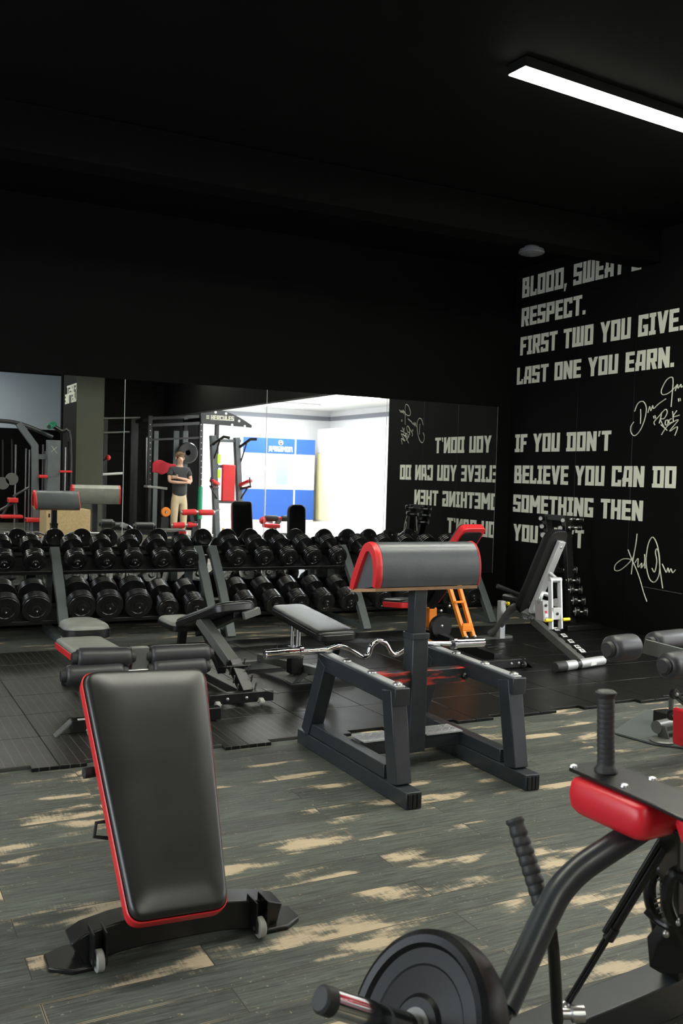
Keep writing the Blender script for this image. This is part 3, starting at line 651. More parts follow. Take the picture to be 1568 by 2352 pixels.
build(MB().add([(px0+.002, 3.695, .85), (px1-.002, 3.695, .85), (px1-.002, 3.93, .82), (px0+.002, 3.93, .82), (px0+.002, 3.695, .835), (px1-.002, 3.695, .835), (px1-.002, 3.93, .805), (px0+.002, 3.93, .805)],
      [(0, 1, 2, 3), (7, 6, 5, 4), (0, 4, 5, 1), (1, 5, 6, 2), (2, 6, 7, 3), (3, 7, 4, 0)]), 'pad_board', 'ply', t)

# ================================================================ curl bar across the stand
YB = 4.035
bp = [(690, 1509), (748, 1504), (778, 1496), (806, 1504), (832, 1519), (846, 1513), (853, 1493), (868, 1483), (884, 1488), (896, 1508), (908, 1514), (928, 1503), (948, 1491), (975, 1488), (1040, 1488)]
pts = [fy(a, b, YB) for a, b in bp]
zoff = .515 - (pts[1].z+pts[-2].z)/2
pts = [p+V((0, 0, zoff)) for p in pts]
YB2 = YB
t = thing('curl_bar', 'chrome zigzag curl bar lying across the curl stand', 'barbell', pts[7])
build(MB().tube(spline(pts, 6), .0135, 14), 'bar', 'chrome', t, ang=60)
for a, b, d in ((fy(607, 1515, YB)+V((0, 0, zoff)), pts[0], 1), (fy(1109, 1485, YB)+V((0, 0, zoff)), pts[-1], -1)):
    build(MB().lathe(a, b-a, [(0, .001), (0, .022), (.003, .025), ((b-a).length-.01, .025), ((b-a).length-.01, .032), ((b-a).length+.006, .032), ((b-a).length+.006, .014)], 24), 'sleeve', 'chrome', t)

# ================================================================ roller bench behind the front bench
t = thing('sit_up_bench', 'low sit up bench with grey red-edged seat and black foam rollers', 'bench', (1.3, 5.2, MT))
Yr = 4.72
for (ax_, ay_), (bx_, by_) in (((176, 1512), (299, 1509)), ((345, 1506), (478, 1500))):
    roller(fy(ax_, ay_, Yr), fy(bx_, by_, Yr), .053, t)
ra, rb = fy(165, 1551, Yr-.03), fy(470, 1545, Yr-.03); ra.z = rb.z = .335
roller(ra+V((-.03, 0, 0)), ra+V((.25, 0, 0)), .053, t); roller(rb+V((-.28, 0, 0)), rb, .053, t)
ua = fy(320, 1510, Yr)
build(MB().mm((ua.x-.045, Yr-.02, .30), (ua.x+.045, Yr+.03, .452)), 'roller_bracket', 'gry', t, .004)
build(MB().cyl(fy(180, 1512, Yr), fy(474, 1501, Yr), .012), 'roller_axle', 'steel', t)
build(MB().cyl(ra, rb, .012), 'roller_axle', 'steel', t)
wx = fy(187, 1600, 4.78).x
build(MB().beam((ua.x-.22, 4.80, MT+.06), (ua.x-.2, 4.76, .33), .06, .05, (0, 1, 0)), 'front_post', 'charred', t, .003)
build(MB().beam((ua.x, 4.78, MT+.06), (ua.x, 4.76, .40), .06, .06, (0, 1, 0)), 'front_post', 'blk', t, .003)
fo = MB().mm((wx-.05, 4.755, MT+.01), (1.78, 4.815, MT+.075)); build(fo, 'front_foot', 'blk', t, .004)
build(MB().add([(wx-.05, 4.755, MT+.07), (wx-.05, 4.815, MT+.07), (wx-.13, 4.815, MT), (wx-.13, 4.755, MT), (wx-.05, 4.755, MT+.06), (wx-.05, 4.815, MT+.06), (wx-.12, 4.815, MT), (wx-.12, 4.755, MT)], [(0, 1, 2, 3), (7, 6, 5, 4), (0, 4, 5, 1), (1, 5, 6, 2), (2, 6, 7, 3), (3, 7, 4, 0)]), 'foot_skid', 'gry', t)
build(MB().mm((wx-.02, 4.75, MT+.0755), (wx+.06, 4.77, MT+.079)), 'label_strip', 'white', t)
wheel((wx+.035, 4.735, MT+.026), (1, 0, 0), .026, .022, t)
sa, sb = fy(152, 1506, 4.98), fy(272, 1500, 4.98)
zs = .37
f = Fr(((sa.x+sb.x)/2+.035, 4.95, zs-.03), (1, 0, 0), (0, .03, 1))
cushion(f, rrect(.27, .26, .56, .05), .06, t, 'palepad', 'red', .018, name='seat')
h0 = fy(197, 1455, 5.55)
f = Fr((h0.x+.02, 5.53, zs-.012), (1, 0, 0), (0, .02, 1))
cushion(f, rrect(.27, .24, .36, .10), .085, t, 'palepad', 'blackpad', .035, name='head_pad', puff=.012)
build(MB().beam((h0.x+.02, 4.78, .30), (h0.x+.02, 5.9, .30), .06, .06), 'main_beam', 'blk', t, .003)
build(MB().beam((h0.x+.02, 5.85, .30), (h0.x+.02, 5.9, MT), .06, .06, (0, 1, 0)), 'rear_post', 'blk', t, .003)
build(MB().mm((h0.x-.06, 5.87, MT), (h0.x+.24, 5.93, MT+.06)), 'rear_foot', 'blk', t, .003)

# ================================================================ black adjustable bench
t = thing('adjustable_bench', 'black adjustable bench with raised backrest and wheeled foot, left of centre', 'bench', (2.0, 5.3, MT))
A0, A1 = fy(446, 1440, 5.32), fy(572, 1385, 5.32)
hc = V((2.07, 5.28, .53)); ft = V((2.05, 5.93, .335))
vd = (ft-hc); xd = V((1, .1, .03)).normalized(); vd0 = vd - xd*vd.dot(xd); nz = xd.cross(vd0).normalized()
f = Fr(hc, xd, nz); cushion(f, rrect(.27, .30, vd0.length, .10), .06, t, 'blackpad', 'blackpad', .02, name='backrest')
sc = V((1.99, 5.93, .305)); f = Fr(sc, (1, .15, 0), (0, -.06, 1)); cushion(f, rrect(.24, .22, .30, .07), .055, t, 'palepad', 'blackpad', .02, name='seat')  # seat top coloured pale for the light falling on it, sides black
build(MB().beam(hc+V((.02, .06, -.03)), ft+V((0, 0, -.04)), .06, .05), 'backrest_frame', 'blk', t, .003)
build(MB().beam(hc+V((.03, .00, -.035)), hc+V((.14, .02, -.008)), .03, .045, (0, 0, 1)), 'frame_end', 'gry', t, .003)
s0, s1 = V((1.965, 5.36, .44)), V((2.045, 5.06, MT+.07))
build(MB().beam(s0+V((-.03, .2, 0)), s1+(s0-s1)*.33, .07, .06), 'support_strut', 'gry', t, .003)
build(MB().beam(s1, s1+(s0-s1)*.45, .075, .05), 'ladder_plate', 'blk', t, .003)
for k in range(4):
    q = s1+(s0-s1)*(.05+.12*k)
    for s in (-1, 1): build(MB().cyl(q+V((s*.055, -.01, -.01)), q+V((s*.055, -.03, .035)), .005, n=8), 'ladder_pin', 'steel', t)
q = s1+(s0-s1)*.33; build(MB().cyl(q+V((-.075, -.02, .02)), q+V((.075, -.02, .02)), .009), 'cross_pin', 'blk', t)
build(MB().beam((2.03, 5.75, .34), (2.0, 5.35, .16), .05, .05), 'rear_strut', 'blk', t, .003)
build(MB().beam((2.0, 6.1, .35), (2.0, 6.2, MT), .05, .05, (0, 1, 0)), 'seat_post', 'blk', t, .003)
build(MB().beam((2.04, 5.06, MT+.05), (2.0, 6.2, MT+.04), .05, .05), 'base_beam', 'blk', t, .003)
build(MB().beam((1.84, 6.2, MT+.025), (2.16, 6.2, MT+.025), .05, .05), 'rear_foot', 'blk', t, .003)
build(MB().beam((1.80, 5.03, MT+.052), (2.19, 5.03, MT+.052), .055, .06), 'front_foot', 'blk', t, .004)
build(MB().beam((2.14, 5.03, MT+.084), (2.22, 5.03, MT+.06), .058, .006), 'foot_skid', 'gry', t)
for x in (1.842, 2.105): wheel((x, 4.985, MT+.027), (1, 0, 0), .022, .026, t)
for x in (1.905, 2.02): build(MB().lathe((x, 5.003, MT+.052), (0, -1, 0), [(0, .01), (.006, .009), (.009, .004), (.009, .001)], 10), 'bolt', 'steel', t)

# ================================================================ flat bench with chrome post
t = thing('flat_bench', 'black flat bench with chrome post and grey base, behind the curl bar', 'bench', (2.55, 5.4, MT))
n0, n1 = fy(733, 1460, 4.92), fy(822, 1444, 4.92); z0 = (n0.z+n1.z)/2
e0, e1 = fy(625, 1391, 5.75), fy(692, 1386, 5.75)
c0, c1 = (n0+n1)/2, (e0+e1)/2
xd = V((1, .05, 0)).normalized(); vd = c1-c0; sh = vd.dot(xd); vp = vd-xd*sh; nz = xd.cross(vp).normalized(); L = vp.length
ol = [(u+sh*v/L, v) for u, v in rrect((n1-n0).length, .24, L, .055, 6)]
f = Fr(c0-nz*.055, xd, nz); cushion(f, ol, .06, t, 'blackpad', 'blackpad', .02, name='pad', puff=.004)
build(MB().layers(f, ol, [(.03, -.014), (.03, 0)]), 'pad_board', 'blk', t)
q = fy(684, 1432, 5.38); q2 = fy(689, 1485, 5.38)
for dx in (-.028, .014): build(MB().cyl((q.x+dx, 5.4, q2.z-.06), (q.x+dx, 5.4, q.z+.05), .017 if dx > 0 else .012), 'chrome_post', 'chrome', t)
build(MB().beam(f.p(.01, .1, -.03), f.p(sh*.9, L*.9, -.03), .06, .04, nz), 'pad_beam', 'blk', t)
g0, g1 = fz(658, 1483, .17), V((2.80, 5.15, .13))
m0 = fy(660, 1484, 5.9)
build(MB().beam((q.x-.01, 5.95, .10), (2.62, 5.10, .14), .06, .05), 'base_beam', 'gry', t, .004)
build(MB().mm((q.x-.045, 5.36, .10), (q.x+.035, 5.44, q2.z+.0)), 'post_socket', 'blk', t, .004)
build(MB().cyl((2.62, 5.12, .15), (2.60, 5.0, z0-.08), .02), 'front_post', 'blk', t)
build(MB().cyl((2.54, 5.52, .085), (2.98, 5.52, .085), .035), 'front_foot', 'gry', t)
build(MB().beam((2.62, 5.12, .14), (2.70, 5.52, .10), .05, .05), 'foot_link', 'gry', t, .003)
fs = Fr((2.55, 5.52, 0), (1, 0, 0))
build(MB().prism([V((2.62, 5.44, .125)), V((2.66, 5.44, .10)), V((2.56, 5.44, MT+.012)), V((2.50, 5.44, MT))], (0, .13, 0)), 'foot_skid', 'gry', t, .003)
build(MB().mm((2.49, 5.43, MT), (2.64, 5.58, MT+.006)), 'foot_plate', 'gry', t)
wheel((2.72, 5.45, MT+.022), (1, 0, 0), .022, .02, t, mat='rubberend')
build(MB().mm((q.x-.2, 5.93, MT), (q.x+.2, 5.98, MT+.06)), 'rear_foot', 'gry', t, .003)
hp = [fy(a, b, 5.5) for a, b in ((672, 1482), (668, 1478), (638, 1481), (635, 1487), (641, 1499), (652, 1502))]
build(MB().tube(hp, .005, 8), 'handle_loop', 'char', t)

# ================================================================ red trimmed bench with orange ladder
t = thing('ladder_bench', 'incline bench with red-edged backrest and orange ladder support, behind the curl pad', 'bench', (4.2, 5.9, MT))
b0, b1 = fy(995, 1400, 6.25), fy(1095, 1213, 5.82)
hx = .17
base = V((4.02, 6.25, .36)); top = V((4.155, 5.82, .985))
vd = top-base; xd = V((1, .18, 0)).normalized(); vp = vd-xd*vd.dot(xd); nz = xd.cross(vp).normalized(); L = vp.length; sh = vd.dot(xd)
f = Fr(base, xd, nz); f.o = base
# cushion faces the mirror; its red sides and black back face the photographer
g2 = Fr(base, -xd, -nz)
ol = [(u-sh*v/L, v) for u, v in rrect(.25, .24, L, .045, 6)]
cushion(g2, ol, .07, t, 'deepblack', 'red', .02, name='backrest', band=.7)
build(MB().layers(g2, ol, [(.028, -.012), (.028, .002)]), 'backrest_board', 'blk', t)
build(MB().box(g2.p(-sh*.75, L*.75, -.013), (.10, .03, .004), g2), 'maker_plate', 'gry', t)
build(MB().beam(g2.p(0, .02, -.04), g2.p(-sh*.8, L*.75, -.04), .05, .05, nz), 'backrest_frame', 'blk', t, .003)
s = V((3.98, 6.33, .33)); f = Fr(s, (1, .1, 0), (.05, .1, 1)); cushion(f, rrect(.26, .2, .34, .06), .07, t, 'blackpad', 'red', .02, name='seat')
L0, L1 = fy(1046, 1345, 5.78), fy(1077, 1462, 5.72)
xo = V((.046, 0, 0)); lb = MB()
for sgn in (-1, 1): lb.beam(L0+xo*sgn+V((0, .1, .12)), L1+xo*sgn*.82, .026, .034)
for q in (.32, .82): p = L0+(L1-L0)*q; lb.beam(p-xo, p+xo, .034 if q > .5 else .016, .04 if q > .5 else .016)
p = L0+(L1-L0)*.82; lb.mm((p.x-.04, p.y-.015, p.z-.03), (p.x+.04, p.y+.01, p.z+.03))
build(lb, 'ladder_support', 'orange', t, .002)
for sgn in (-1, 1): build(MB().lathe(L1+xo*sgn*.82+V((0, -.02, 0)), (0, -1, 0), [(0, .012), (.006, .012), (.01, .004), (.01, .001)], 10), 'bolt', 'steel', t)
bx = V((4.17, 5.40, MT+.045))
build(MB().beam((4.12, 6.5, MT+.10), (4.10, 5.42, MT+.07), .06, .07), 'main_beam', 'blk', t, .003)
for k in range(6):
    y = 5.5+.085*k; build(MB().cyl((4.125, y, MT+.115), (4.21, y-.02, MT+.125), .006, n=8), 'ladder_tooth', 'blk', t)
build(MB().beam((3.90, 5.38, MT+.04), (4.30, 5.38, MT+.04), .05, .06), 'rear_foot', 'blk', t, .003)
build(MB().beam((4.27, 5.38, MT+.075), (4.36, 5.38, MT+.002), .055, .006), 'foot_skid', 'blk', t)
for x in (4.17, 4.235): build(MB().lathe((x, 5.354, MT+.04), (0, -1, 0), [(0, .011), (.006, .01), (.009, .002)], 10), 'bolt', 'steel', t)
wheel((4.275, 5.345, MT+.028), (1, 0, 0), .024, .02, t, mat='rubberend')
o0, o1 = fy(983, 1404, 6.5), fy(981, 1476, 6.5)
build(MB().beam((o0.x+.03, 6.5, MT+.02), (o0.x+.03, 6.5, .30), .07, .06, (0, 1, 0)), 'front_upright', 'orange', t, .003)
build(MB().mm((o0.x-.12, 6.47, MT), (o0.x+.2, 6.53, MT+.05)), 'front_foot', 'orange', t, .003)
k = fy(1010, 1440, 6.2); build(MB().lathe((k.x, 6.22, k.z), (0, -1, 0), [(0, .09), (.03, .10), (.05, .09), (.05, .01)], 24), 'pivot_disc', 'blk', t)
for a, b in ((1012, 1403), (1014, 1438), (1031, 1392), (1044, 1397)):
    p = fy(a, b, 6.1); build(MB().lathe(p, (0, -1, 0), [(0, .012), (.008, .011), (.012, .003)], 10), 'bolt', 'steel', t)

# ================================================================ grey adjustable bench by the lettered wall
t = thing('incline_bench', 'grey framed incline bench with tall black backrest beside the lettered wall', 'bench', (4.85, 5.9, MT))
fp = fz(1340, 1532, MT)
ba, bb_ = fz(1295, 1530, MT+.035), fz(1383, 1517, MT+.035)
dr = (bb_-ba).normalized()
build(MB().cyl(ba, bb_, .035), 'rear_foot', 'lgry', t)
build(MB().lathe(ba-dr*.10, dr, [(0, .01), (0, .034), (.015, .04), (.10, .04), (.10, .02)], 20), 'foot_cap', 'rubberend', t)
build(MB().lathe(bb_+dr*.04, -dr, [(0, .006), (.03, .03), (.05, .035), (.05, .01)], 20), 'foot_cap', 'gry', t)
c_ = ba+(bb_-ba)*.68; build(MB().beam(c_-dr*.03+V((0, -.0355, 0)), c_+dr*.03+V((0, -.0355, 0)), .002, .03), 'label_sticker', 'white', t)
c_ = ba+(bb_-ba)*.32; build(MB().cyl(c_-dr*.02, c_+dr*.02, .038), 'foot_band', 'blk', t)
be = (ba+bb_)/2+V((0, .03, .01)); hub = fy(1222, 1400, 6.05)
hub = V((hub.x, 6.02, .30)); hub.x = fy(1225, 1400, 6.02).x
build(MB().beam(be, hub+V((0, 0, -.06)), .05, .06), 'main_beam', 'gry', t, .004)
dv = (hub+V((0, 0, -.06))-be)
for i, (k, s) in enumerate(((.10, '0'), (.19, '15'), (.32, '30'), (.46, '45'), (.62, '60'))):
    q = be+dv*k; fr = Fr(q, dv.cross(V((0, 0, 1))), V((0, 0, 1))); q = q+fr.x*.045+V((0, 0, .028))
    tf = Fr(q, (1, 0, 0), (-.1, -.42, .9))
    o = build(MB().box(q, (.055, .05, .036), tf), 'angle_block', 'blk', t, .003)
    build(MB().box(tf.p(0, 0, .0188), (.042, .038, .002), tf), 'angle_label', 'white', o)
    build(lettering(MB(), s, tf.p(-.008*len(s), -.011, .0198), tf.x, tf.y, tf.z, .016*len(s), .022, .0006), 'angle_number', 'blk', o)
# side gusset with maker's lettering, bent front leg
gp = [(1195, 1380), (1208, 1380), (1208, 1394), (1222, 1408), (1230, 1398), (1231, 1384), (1238, 1380), (1238, 1402), (1232, 1418), (1222, 1424), (1202, 1422), (1197, 1410)]
yg = 5.98
build(MB().prism([fy(a, b, yg) for a, b in gp], (0, .008, 0)), 'gusset', 'gry', t, .002)
a, b = fy(1199, 1406, yg-.002), fy(1223, 1417, yg-.002)
xd = (b-a).normalized()
build(lettering(MB(), 'HOIST', a, xd, V((0, -1, 0)).cross(xd)*-1 if False else xd.cross(V((0, 1, 0)))*-1, (0, -1, 0), (b-a).length, .028, .001), 'gusset_lettering', 'blk', t)
lp = [fy(a, b, 6.02 + (1222-a)/110*.5) for a, b in ((1222, 1396), (1200, 1388), (1178, 1396), (1160, 1418), (1142, 1444), (1126, 1456))]
build(MB().tube(spline(lp, 5), .032, 12), 'front_leg', 'gry', t)
e = lp[-1]; build(MB().beam((e.x-.13, e.y, MT+.012), (e.x+.2, e.y, MT+.012), .09, .024), 'front_foot', 'gry', t, .004)
u0, u1 = fy(1153, 1380, 6.35), fy(1153, 1440, 6.35)
build(MB().mm((u0.x-.026, 6.33, MT+.02), (u0.x+.026, 6.38, u0.z)), 'front_post', 'lgry', t, .003)
k = fy(1161, 1386, 6.33); build(MB().lathe(k+V((0, .0, 0)), (1, -.3, 0), [(0, .008), (.012, .008), (.012, .02), (.03, .02), (.032, .001)], 14), 'pop_pin', 'yellow', t)
h0, h1 = fy(1142, 1346, 6.1), fy(1196, 1368, 6.1); build(MB().cyl(h0, h1, .018), 'seat_handle', 'rubberend', t)
build(MB().beam(fy(1175, 1376, 6.1), fy(1215, 1378, 6.1), .28, .06, (0, 0, 1)), 'seat', 'blackpad', t, .02)
# backrest
q0, q1 = fy(1212, 1398, 6.02), fy(1312, 1226, 5.62)
q0 = V((fy(1210, 1395, 6.0).x, 6.0, .30)); q1 = V((fy(1288, 1222, 5.75).x, 5.75, fy(1288, 1222, 5.75).z))
vd = q1-q0; xd = V((.93, -.36, 0)).normalized(); xd = V((.98, .2, -.0)).normalized(); vp = vd-xd*vd.dot(xd); nz = xd.cross(vp).normalized(); L = vp.length; sh = vd.dot(xd)
g2 = Fr(q0, -xd, -nz); ol = [(u-sh*v/L, v) for u, v in rrect(.22, .22, L, .085, 8)]
cushion(g2, ol, .075, t, 'deepblack', 'deepblack', .03, name='backrest', band=.5)
ch0, ch1 = g2.p(-sh*.06-.03, L*.02, -.02), g2.p(-sh*.86-.03, L*.90, -.02)
build(MB().beam(ch0, ch1, .075, .035, nz), 'backrest_channel', 'lgry', t, .003)
p = ch0+(ch1-ch0)*.93-nz*0; build(MB().lathe(p+nz*.018, nz, [(0, .012), (.006, .01), (.008, .001)], 10), 'bolt', 'steel', t)
p = ch0+(ch1-ch0)*.57+nz*.015; build(MB().cyl(p, p+nz*.07+V((.02, -.02, -.03)), .013), 'channel_knob', 'lgry', t)
# strut frame with yellow handles
ys = 5.66
s0, s1 = fy(1274, 1332, ys), fy(1276, 1446, ys-.14)
b = MB()
for sg in (-1, 1): b.beam(s0+V((sg*.045, 0, 0)), s1+V((sg*.045, 0, 0)), .014, .04, (0, 1, 0))
build(b, 'strut_frame', 'lgry', t, .002)
build(MB().cyl(s0+V((-.055, 0, 0)), s0+V((.055, 0, 0)), .02), 'strut_axle', 'lgry', t)
p = s0+(s1-s0)*.68; build(MB().box(p+V((0, -.005, 0)), (.078, .03, .09), Fr(p, (1, 0, 0))), 'strut_plate', 'lgry', t, .003)
build(MB().lathe(p+V((0, -.02, .0)), (0, -1, 0), [(0, .012), (.004, .012), (.005, .001)], 14), 'bolt', 'blk', t)
p = s0+(s1-s0)*.80
build(MB().cyl(p+V((-.115, -.02, 0)), p+V((-.052, -.02, 0)), .013), 'yellow_handle', 'yellow', t); build(MB().cyl(p+V((.052, -.02, 0)), p+V((.115, -.02, 0)), .013), 'yellow_handle', 'yellow', t)
hb = fy(1243, 1396, 5.8)
build(MB().add([hb+V((-.03, -.05, .06)), hb+V((.035, -.05, .06)), hb+V((.035, .05, .06)), hb+V((-.03, .05, .06)), hb+V((-.015, -.05, -.10)), hb+V((.04, -.05, -.10)), hb+V((.04, .05, -.10)), hb+V((-.015, .05, -.10))], [(0, 1, 2, 3), (7, 6, 5, 4), (0, 4, 5, 1), (1, 5, 6, 2), (2, 6, 7, 3), (3, 7, 4, 0)]), 'hinge_box', 'lgry', t, .003)
build(MB().lathe(hb+V((.0, -.051, .025)), (0, -1, 0), [(0, .012), (.004, .012), (.005, .001)], 14), 'bolt', 'blk', t)
build(MB().mm((hb.x-.005, hb.y-.053, hb.z-.035), (hb.x+.014, hb.y-.0505, hb.z-.018)), 'warning_sticker', 'red', t)
build(MB().mm((hb.x-.005, hb.y-.053, hb.z-.065), (hb.x+.03, hb.y-.0505, hb.z-.042)), 'label_sticker', 'white', t)
build(MB().tube(spline([hub+V((.0, -.05, -.02)), hb+V((-.02, 0, .05)), hb+V((-.0, .0, .11)), hb+V((.06, 0, .10))], 5), .018, 10), 'hinge_arm', 'lgry', t)

# ================================================================ dumbbell tower
t = thing('dumbbell_tower', 'black upright tower of small chrome-ended weights by the lettered wall', 'dumbbell tower', (5.9, 6.85, 0))
DX = 5.92
ua, ub = fx(1254, 1186, DX), fx(1292, 1436, DX); va, vb = fx(1300, 1186, DX), fx(1312, 1440, DX)
for a, b in ((ua, ub), (va, vb)):
    n = V((0, 1, 0)); b = V((b.x, b.y, MT+.04))
    build(MB().beam(a, b, .05, .075, (1, 0, 0)), 'upright', 'blk', t, .003)
build(MB().mm((DX-.2, vb.y-.18, MT), (DX+.2, ub.y+.12, MT+.05)), 'base', 'blk', t, .005)
build(MB().beam(V((DX, ua.y, 1.02)), V((DX, va.y, 1.02)), .04, .05), 'top_bar', 'blk', t)
build(MB().beam(ua+(ub-ua)*.5, va+(vb-va)*.5, .04, .04), 'cross_bar', 'blk', t)
D1 = V((-.62, -.78, .0)).normalized(); D2 = V((.86, -.5, .0)).normalized()
SMALL = [(1241, 1191, .021, D1, 'far'), (1244, 1209, .023, D1, 'far'), (1247, 1229, .030, D1, 'far'), (1250, 1270, .032, D1, 'far'), (1277, 1384, .046, D1, 'far'),
         (1292, 1195, .021, D1, 'middle'), (1286, 1213, .024, D1, 'middle'), (1313, 1193, .020, D2, 'near'), (1309, 1212, .023, D2, 'near'),
         (1298, 1309, .036, D2, 'near'), (1304, 1333, .038, D2, 'near'), (1309, 1355, .041, D2, 'near'), (1316, 1380, .044, D2, 'near'), (1321, 1405, .046, D2, 'near')]
cnt = {}
for px, py, r, d, col in SMALL:
    cnt[col] = cnt.get(col, 0)+1
    loc = fx(px, py, DX-.07 if d is D1 else DX-.02)
    o = thing('small_dumbbell', 'small chrome-ended dumbbell, %s from top, %s column of the tower' % (ORD[cnt[col]-1], col), 'dumbbell', loc, 'small dumbbells on the tower')
    build(MB().cyl(loc-d*.02, loc+d*-.13 if d is D1 else loc+d*.10, .011), 'handle', 'steel', o)
    for e in ((0, 1), (-.13, -1)) if d is D1 else ((.0, -1), (.10, 1)):
        p = loc+d*e[0]; q = d*e[1]
        h = build(MB().lathe(p-q*.036, q, [(0, .012), (0, r*.9), (.006, r), (.03, r), (.036, r*.9), (.036, r*.5)], 22), 'weight_head', 'iron', o)
        build(MB().lathe(p, q, [(-.002, r*.86), (.003, r*.84), (.003, r*.5), (.001, r*.45), (.001, r*.25), (.006, r*.22), (.006, .001)], 20), 'chrome_end', 'lgry', h)

# ================================================================ roller machine at the right edge
t = thing('leg_machine', 'black leg machine with thick foam rollers, cut by the right edge of the photo', 'exercise machine', (3.7, 3.6, 0))
def rr(p0, p1, r, **k): roller(p0, p1, r, t, mat='foam', **k)
q = fy(1400, 1491, 3.25); d = V((1, .12, .0)).normalized()
rr(q, q+d*.17, .062)
q2 = fy(1497, 1478, 3.42); rr(q2, q2+d*.26, .058)
q3 = fy(1528, 1530, 3.05); rr(q3, q3+d*.24, .060)
a = fy(1478, 1484, 3.3); b = fy(1600, 1516, 3.12)
build(MB().beam(a, b, .012, .07, (0, 0, 1)), 'roller_arm', 'gry', t, .003)
build(MB().beam(b, V((3.55, 3.15, .5)), .06, .06), 'swing_arm', 'blk', t, .003)
for (a, b) in (((1548, 1594), (1600, 1640)), ((1542, 1643), (1600, 1700))):
    p, p2 = fy(*a, 3.45), fy(*b, 3.45); build(MB().beam(p, p2, .02, .045, (0, 1, 0)).cyl(p+V((0, -.012, 0)), p+V((0, .012, 0)), .026), 'link_arm', 'blk', t, .003)
    build(MB().lathe(p+V((0, -.012, 0)), (0, -1, 0), [(0, .012), (.008, .011), (.012, .002)], 12), 'bolt', 'steel', t)
build(MB().beam(fy(1541, 1600, 3.47), fy(1540, 1640, 3.47), .012, .022, (0, 1, 0)), 'link_rod', 'gry', t)
build(MB().beam(fy(1570, 1630, 3.3), fy(1569, 1715, 3.3), .03, .12, (0, 1, 0)), 'red_pad', 'redpad', t, .01)
pl = [fz(*c) for c in ((1406, 1686), (1480, 1633), (1590, 1648), (1640, 1730), (1500, 1712))]
build(MB().prism([V((p.x, p.y, .004)) for p in pl], (0, 0, .008)), 'base_plate', 'post', t)
c = fz(1522, 1708, .0)
build(MB().lathe((c.x, c.y, .012), (0, 0, 1), [(0, .001), (0, .065), (.006, .068), (.012, .06), (.012, .001)], 28), 'foot_disc', 'gry', t)
build(MB().beam((c.x+.03, c.y+.02, .02), (c.x+.005, c.y+.03, .09), .07, .008, (1, 0, 0)), 'foot_tongue', 'gry', t)
build(MB().cyl((c.x+.0, c.y+.05, .075), (c.x+.5, c.y+.12, .075), .034), 'foot_tube', 'gry', t)
build(MB().mm((4.05, 3.0, 0), (4.15, 3.9, .08)).mm((4.06, 3.4, .08), (4.14, 3.48, .50)).beam((4.1, 3.44, .46), (3.55, 3.15, .48), .06, .06), 'main_frame', 'blk', t, .004)
f = Fr((4.15, 2.9, .45), (1, 0, 0)); cushion(f, rrect(.38, .34, .4, .05), .06, t, 'blackpad', 'red', .02, name='seat')

# ================================================================ foreground machine with shoulder pads
t = thing('plate_machine', 'black plate-loaded machine with red pads and big bent tube, nearest at lower right', 'exercise machine', (1.6, 1.3, 0))
ZP = .75
pl = [fz(*c, ZP) for c in ((1306, 1763), (1330, 1752), (1388, 1745), (1404, 1750), (1600, 1829), (1610, 1900), (1500, 1847))]
build(MB().prism([V((p.x, p.y, ZP-.008)) for p in pl], (0, 0, .008)), 'pad_plate', 'blk', t, .002)
for a, b in ((1316, 1761), (1433, 1806), (1497, 1790)):
    p = fz(a, b, ZP); build(MB().lathe((p.x, p.y, ZP), (0, 0, 1), [(0, .009), (.004, .008), (.006, .002)], 10), 'bolt', 'steel', t)
a, b = fz(1303, 1772, ZP), fz(1480, 1845, ZP)
n2 = V((-(b-a).y, (b-a).x, 0)).normalized()
f = Fr(((a+b)/2+n2*-.004) + V((0, 0, -.012)), (b-a), V((0, 0, 1)))
L2 = (b-a).length
g2 = Fr(f.o, (b-a), V((0, 0, 1)))
ol = rrect(L2, L2*.9, .17, .03, 6)
mb = MB().layers(Fr(f.o, -(b-a), V((0, 0, -1))), [(-u, v) for u, v in reversed(ol)] if False else rrect(L2, L2*.9, .16, .03, 6), [(.004, 0), (0, .006), (-.003, .03), (0, .055), (.01, .068), (.03, .072)])
build(mb, 'shoulder_pad', 'redpad', t, ang=60)
c2 = fz(1640, 1880, ZP)
mb = MB().layers(Fr(c2+V((0, 0, -.012)), -(b-a), V((0, 0, -1))), rrect(L2*.9, L2*.85, .16, .03, 6), [(.006, 0), (0, .006), (-.004, .03), (.004, .06), (.018, .075), (.05, .08)]); build(mb, 'shoulder_pad', 'redpad', t, ang=60)
# upright grip
h0 = fz(1391, 1772, ZP); dist = (h0-EYE).dot(FW); h1 = fd(1391, 1590, dist)
d = V((h1.x-h0.x, h1.y-h0.y, h1.z-h0.z)); hl = d.length; d.normalize()
pr = [(0, .001), (0, .024), (.006, .024), (.012, .019)]
for i in range(13):
    s = .018+(hl-.03)*i/13; pr += [(s, .0175), (s+.004, .0185), (s+.009, .0175)]
pr += [(hl-.01, .018), (hl-.006, .0215), (hl, .022), (hl+.003, .018), (hl+.003, .001)]
h = build(MB().lathe(h0, d, pr, 24), 'grip_handle', 'grip', t, ang=50)
build(MB().lathe(h0+d*(hl-.001), d, [(0, .0175), (.005, .0165), (.005, .001)], 24), 'handle_cap', 'gry', h)
# bent tube
tp = [(1520, 1868, 1.92), (1470, 1905, 1.90), (1400, 1950, 1.87), (1330, 1998, 1.84), (1285, 2046, 1.81), (1255, 2100, 1.78), (1222, 2170, 1.74), (1190, 2240, 1.70), (1155, 2315, 1.66)]
build(MB().tube(spline([fd(*q) for q in tp], 5), .026, 18), 'bent_tube', 'char', t, ang=60)
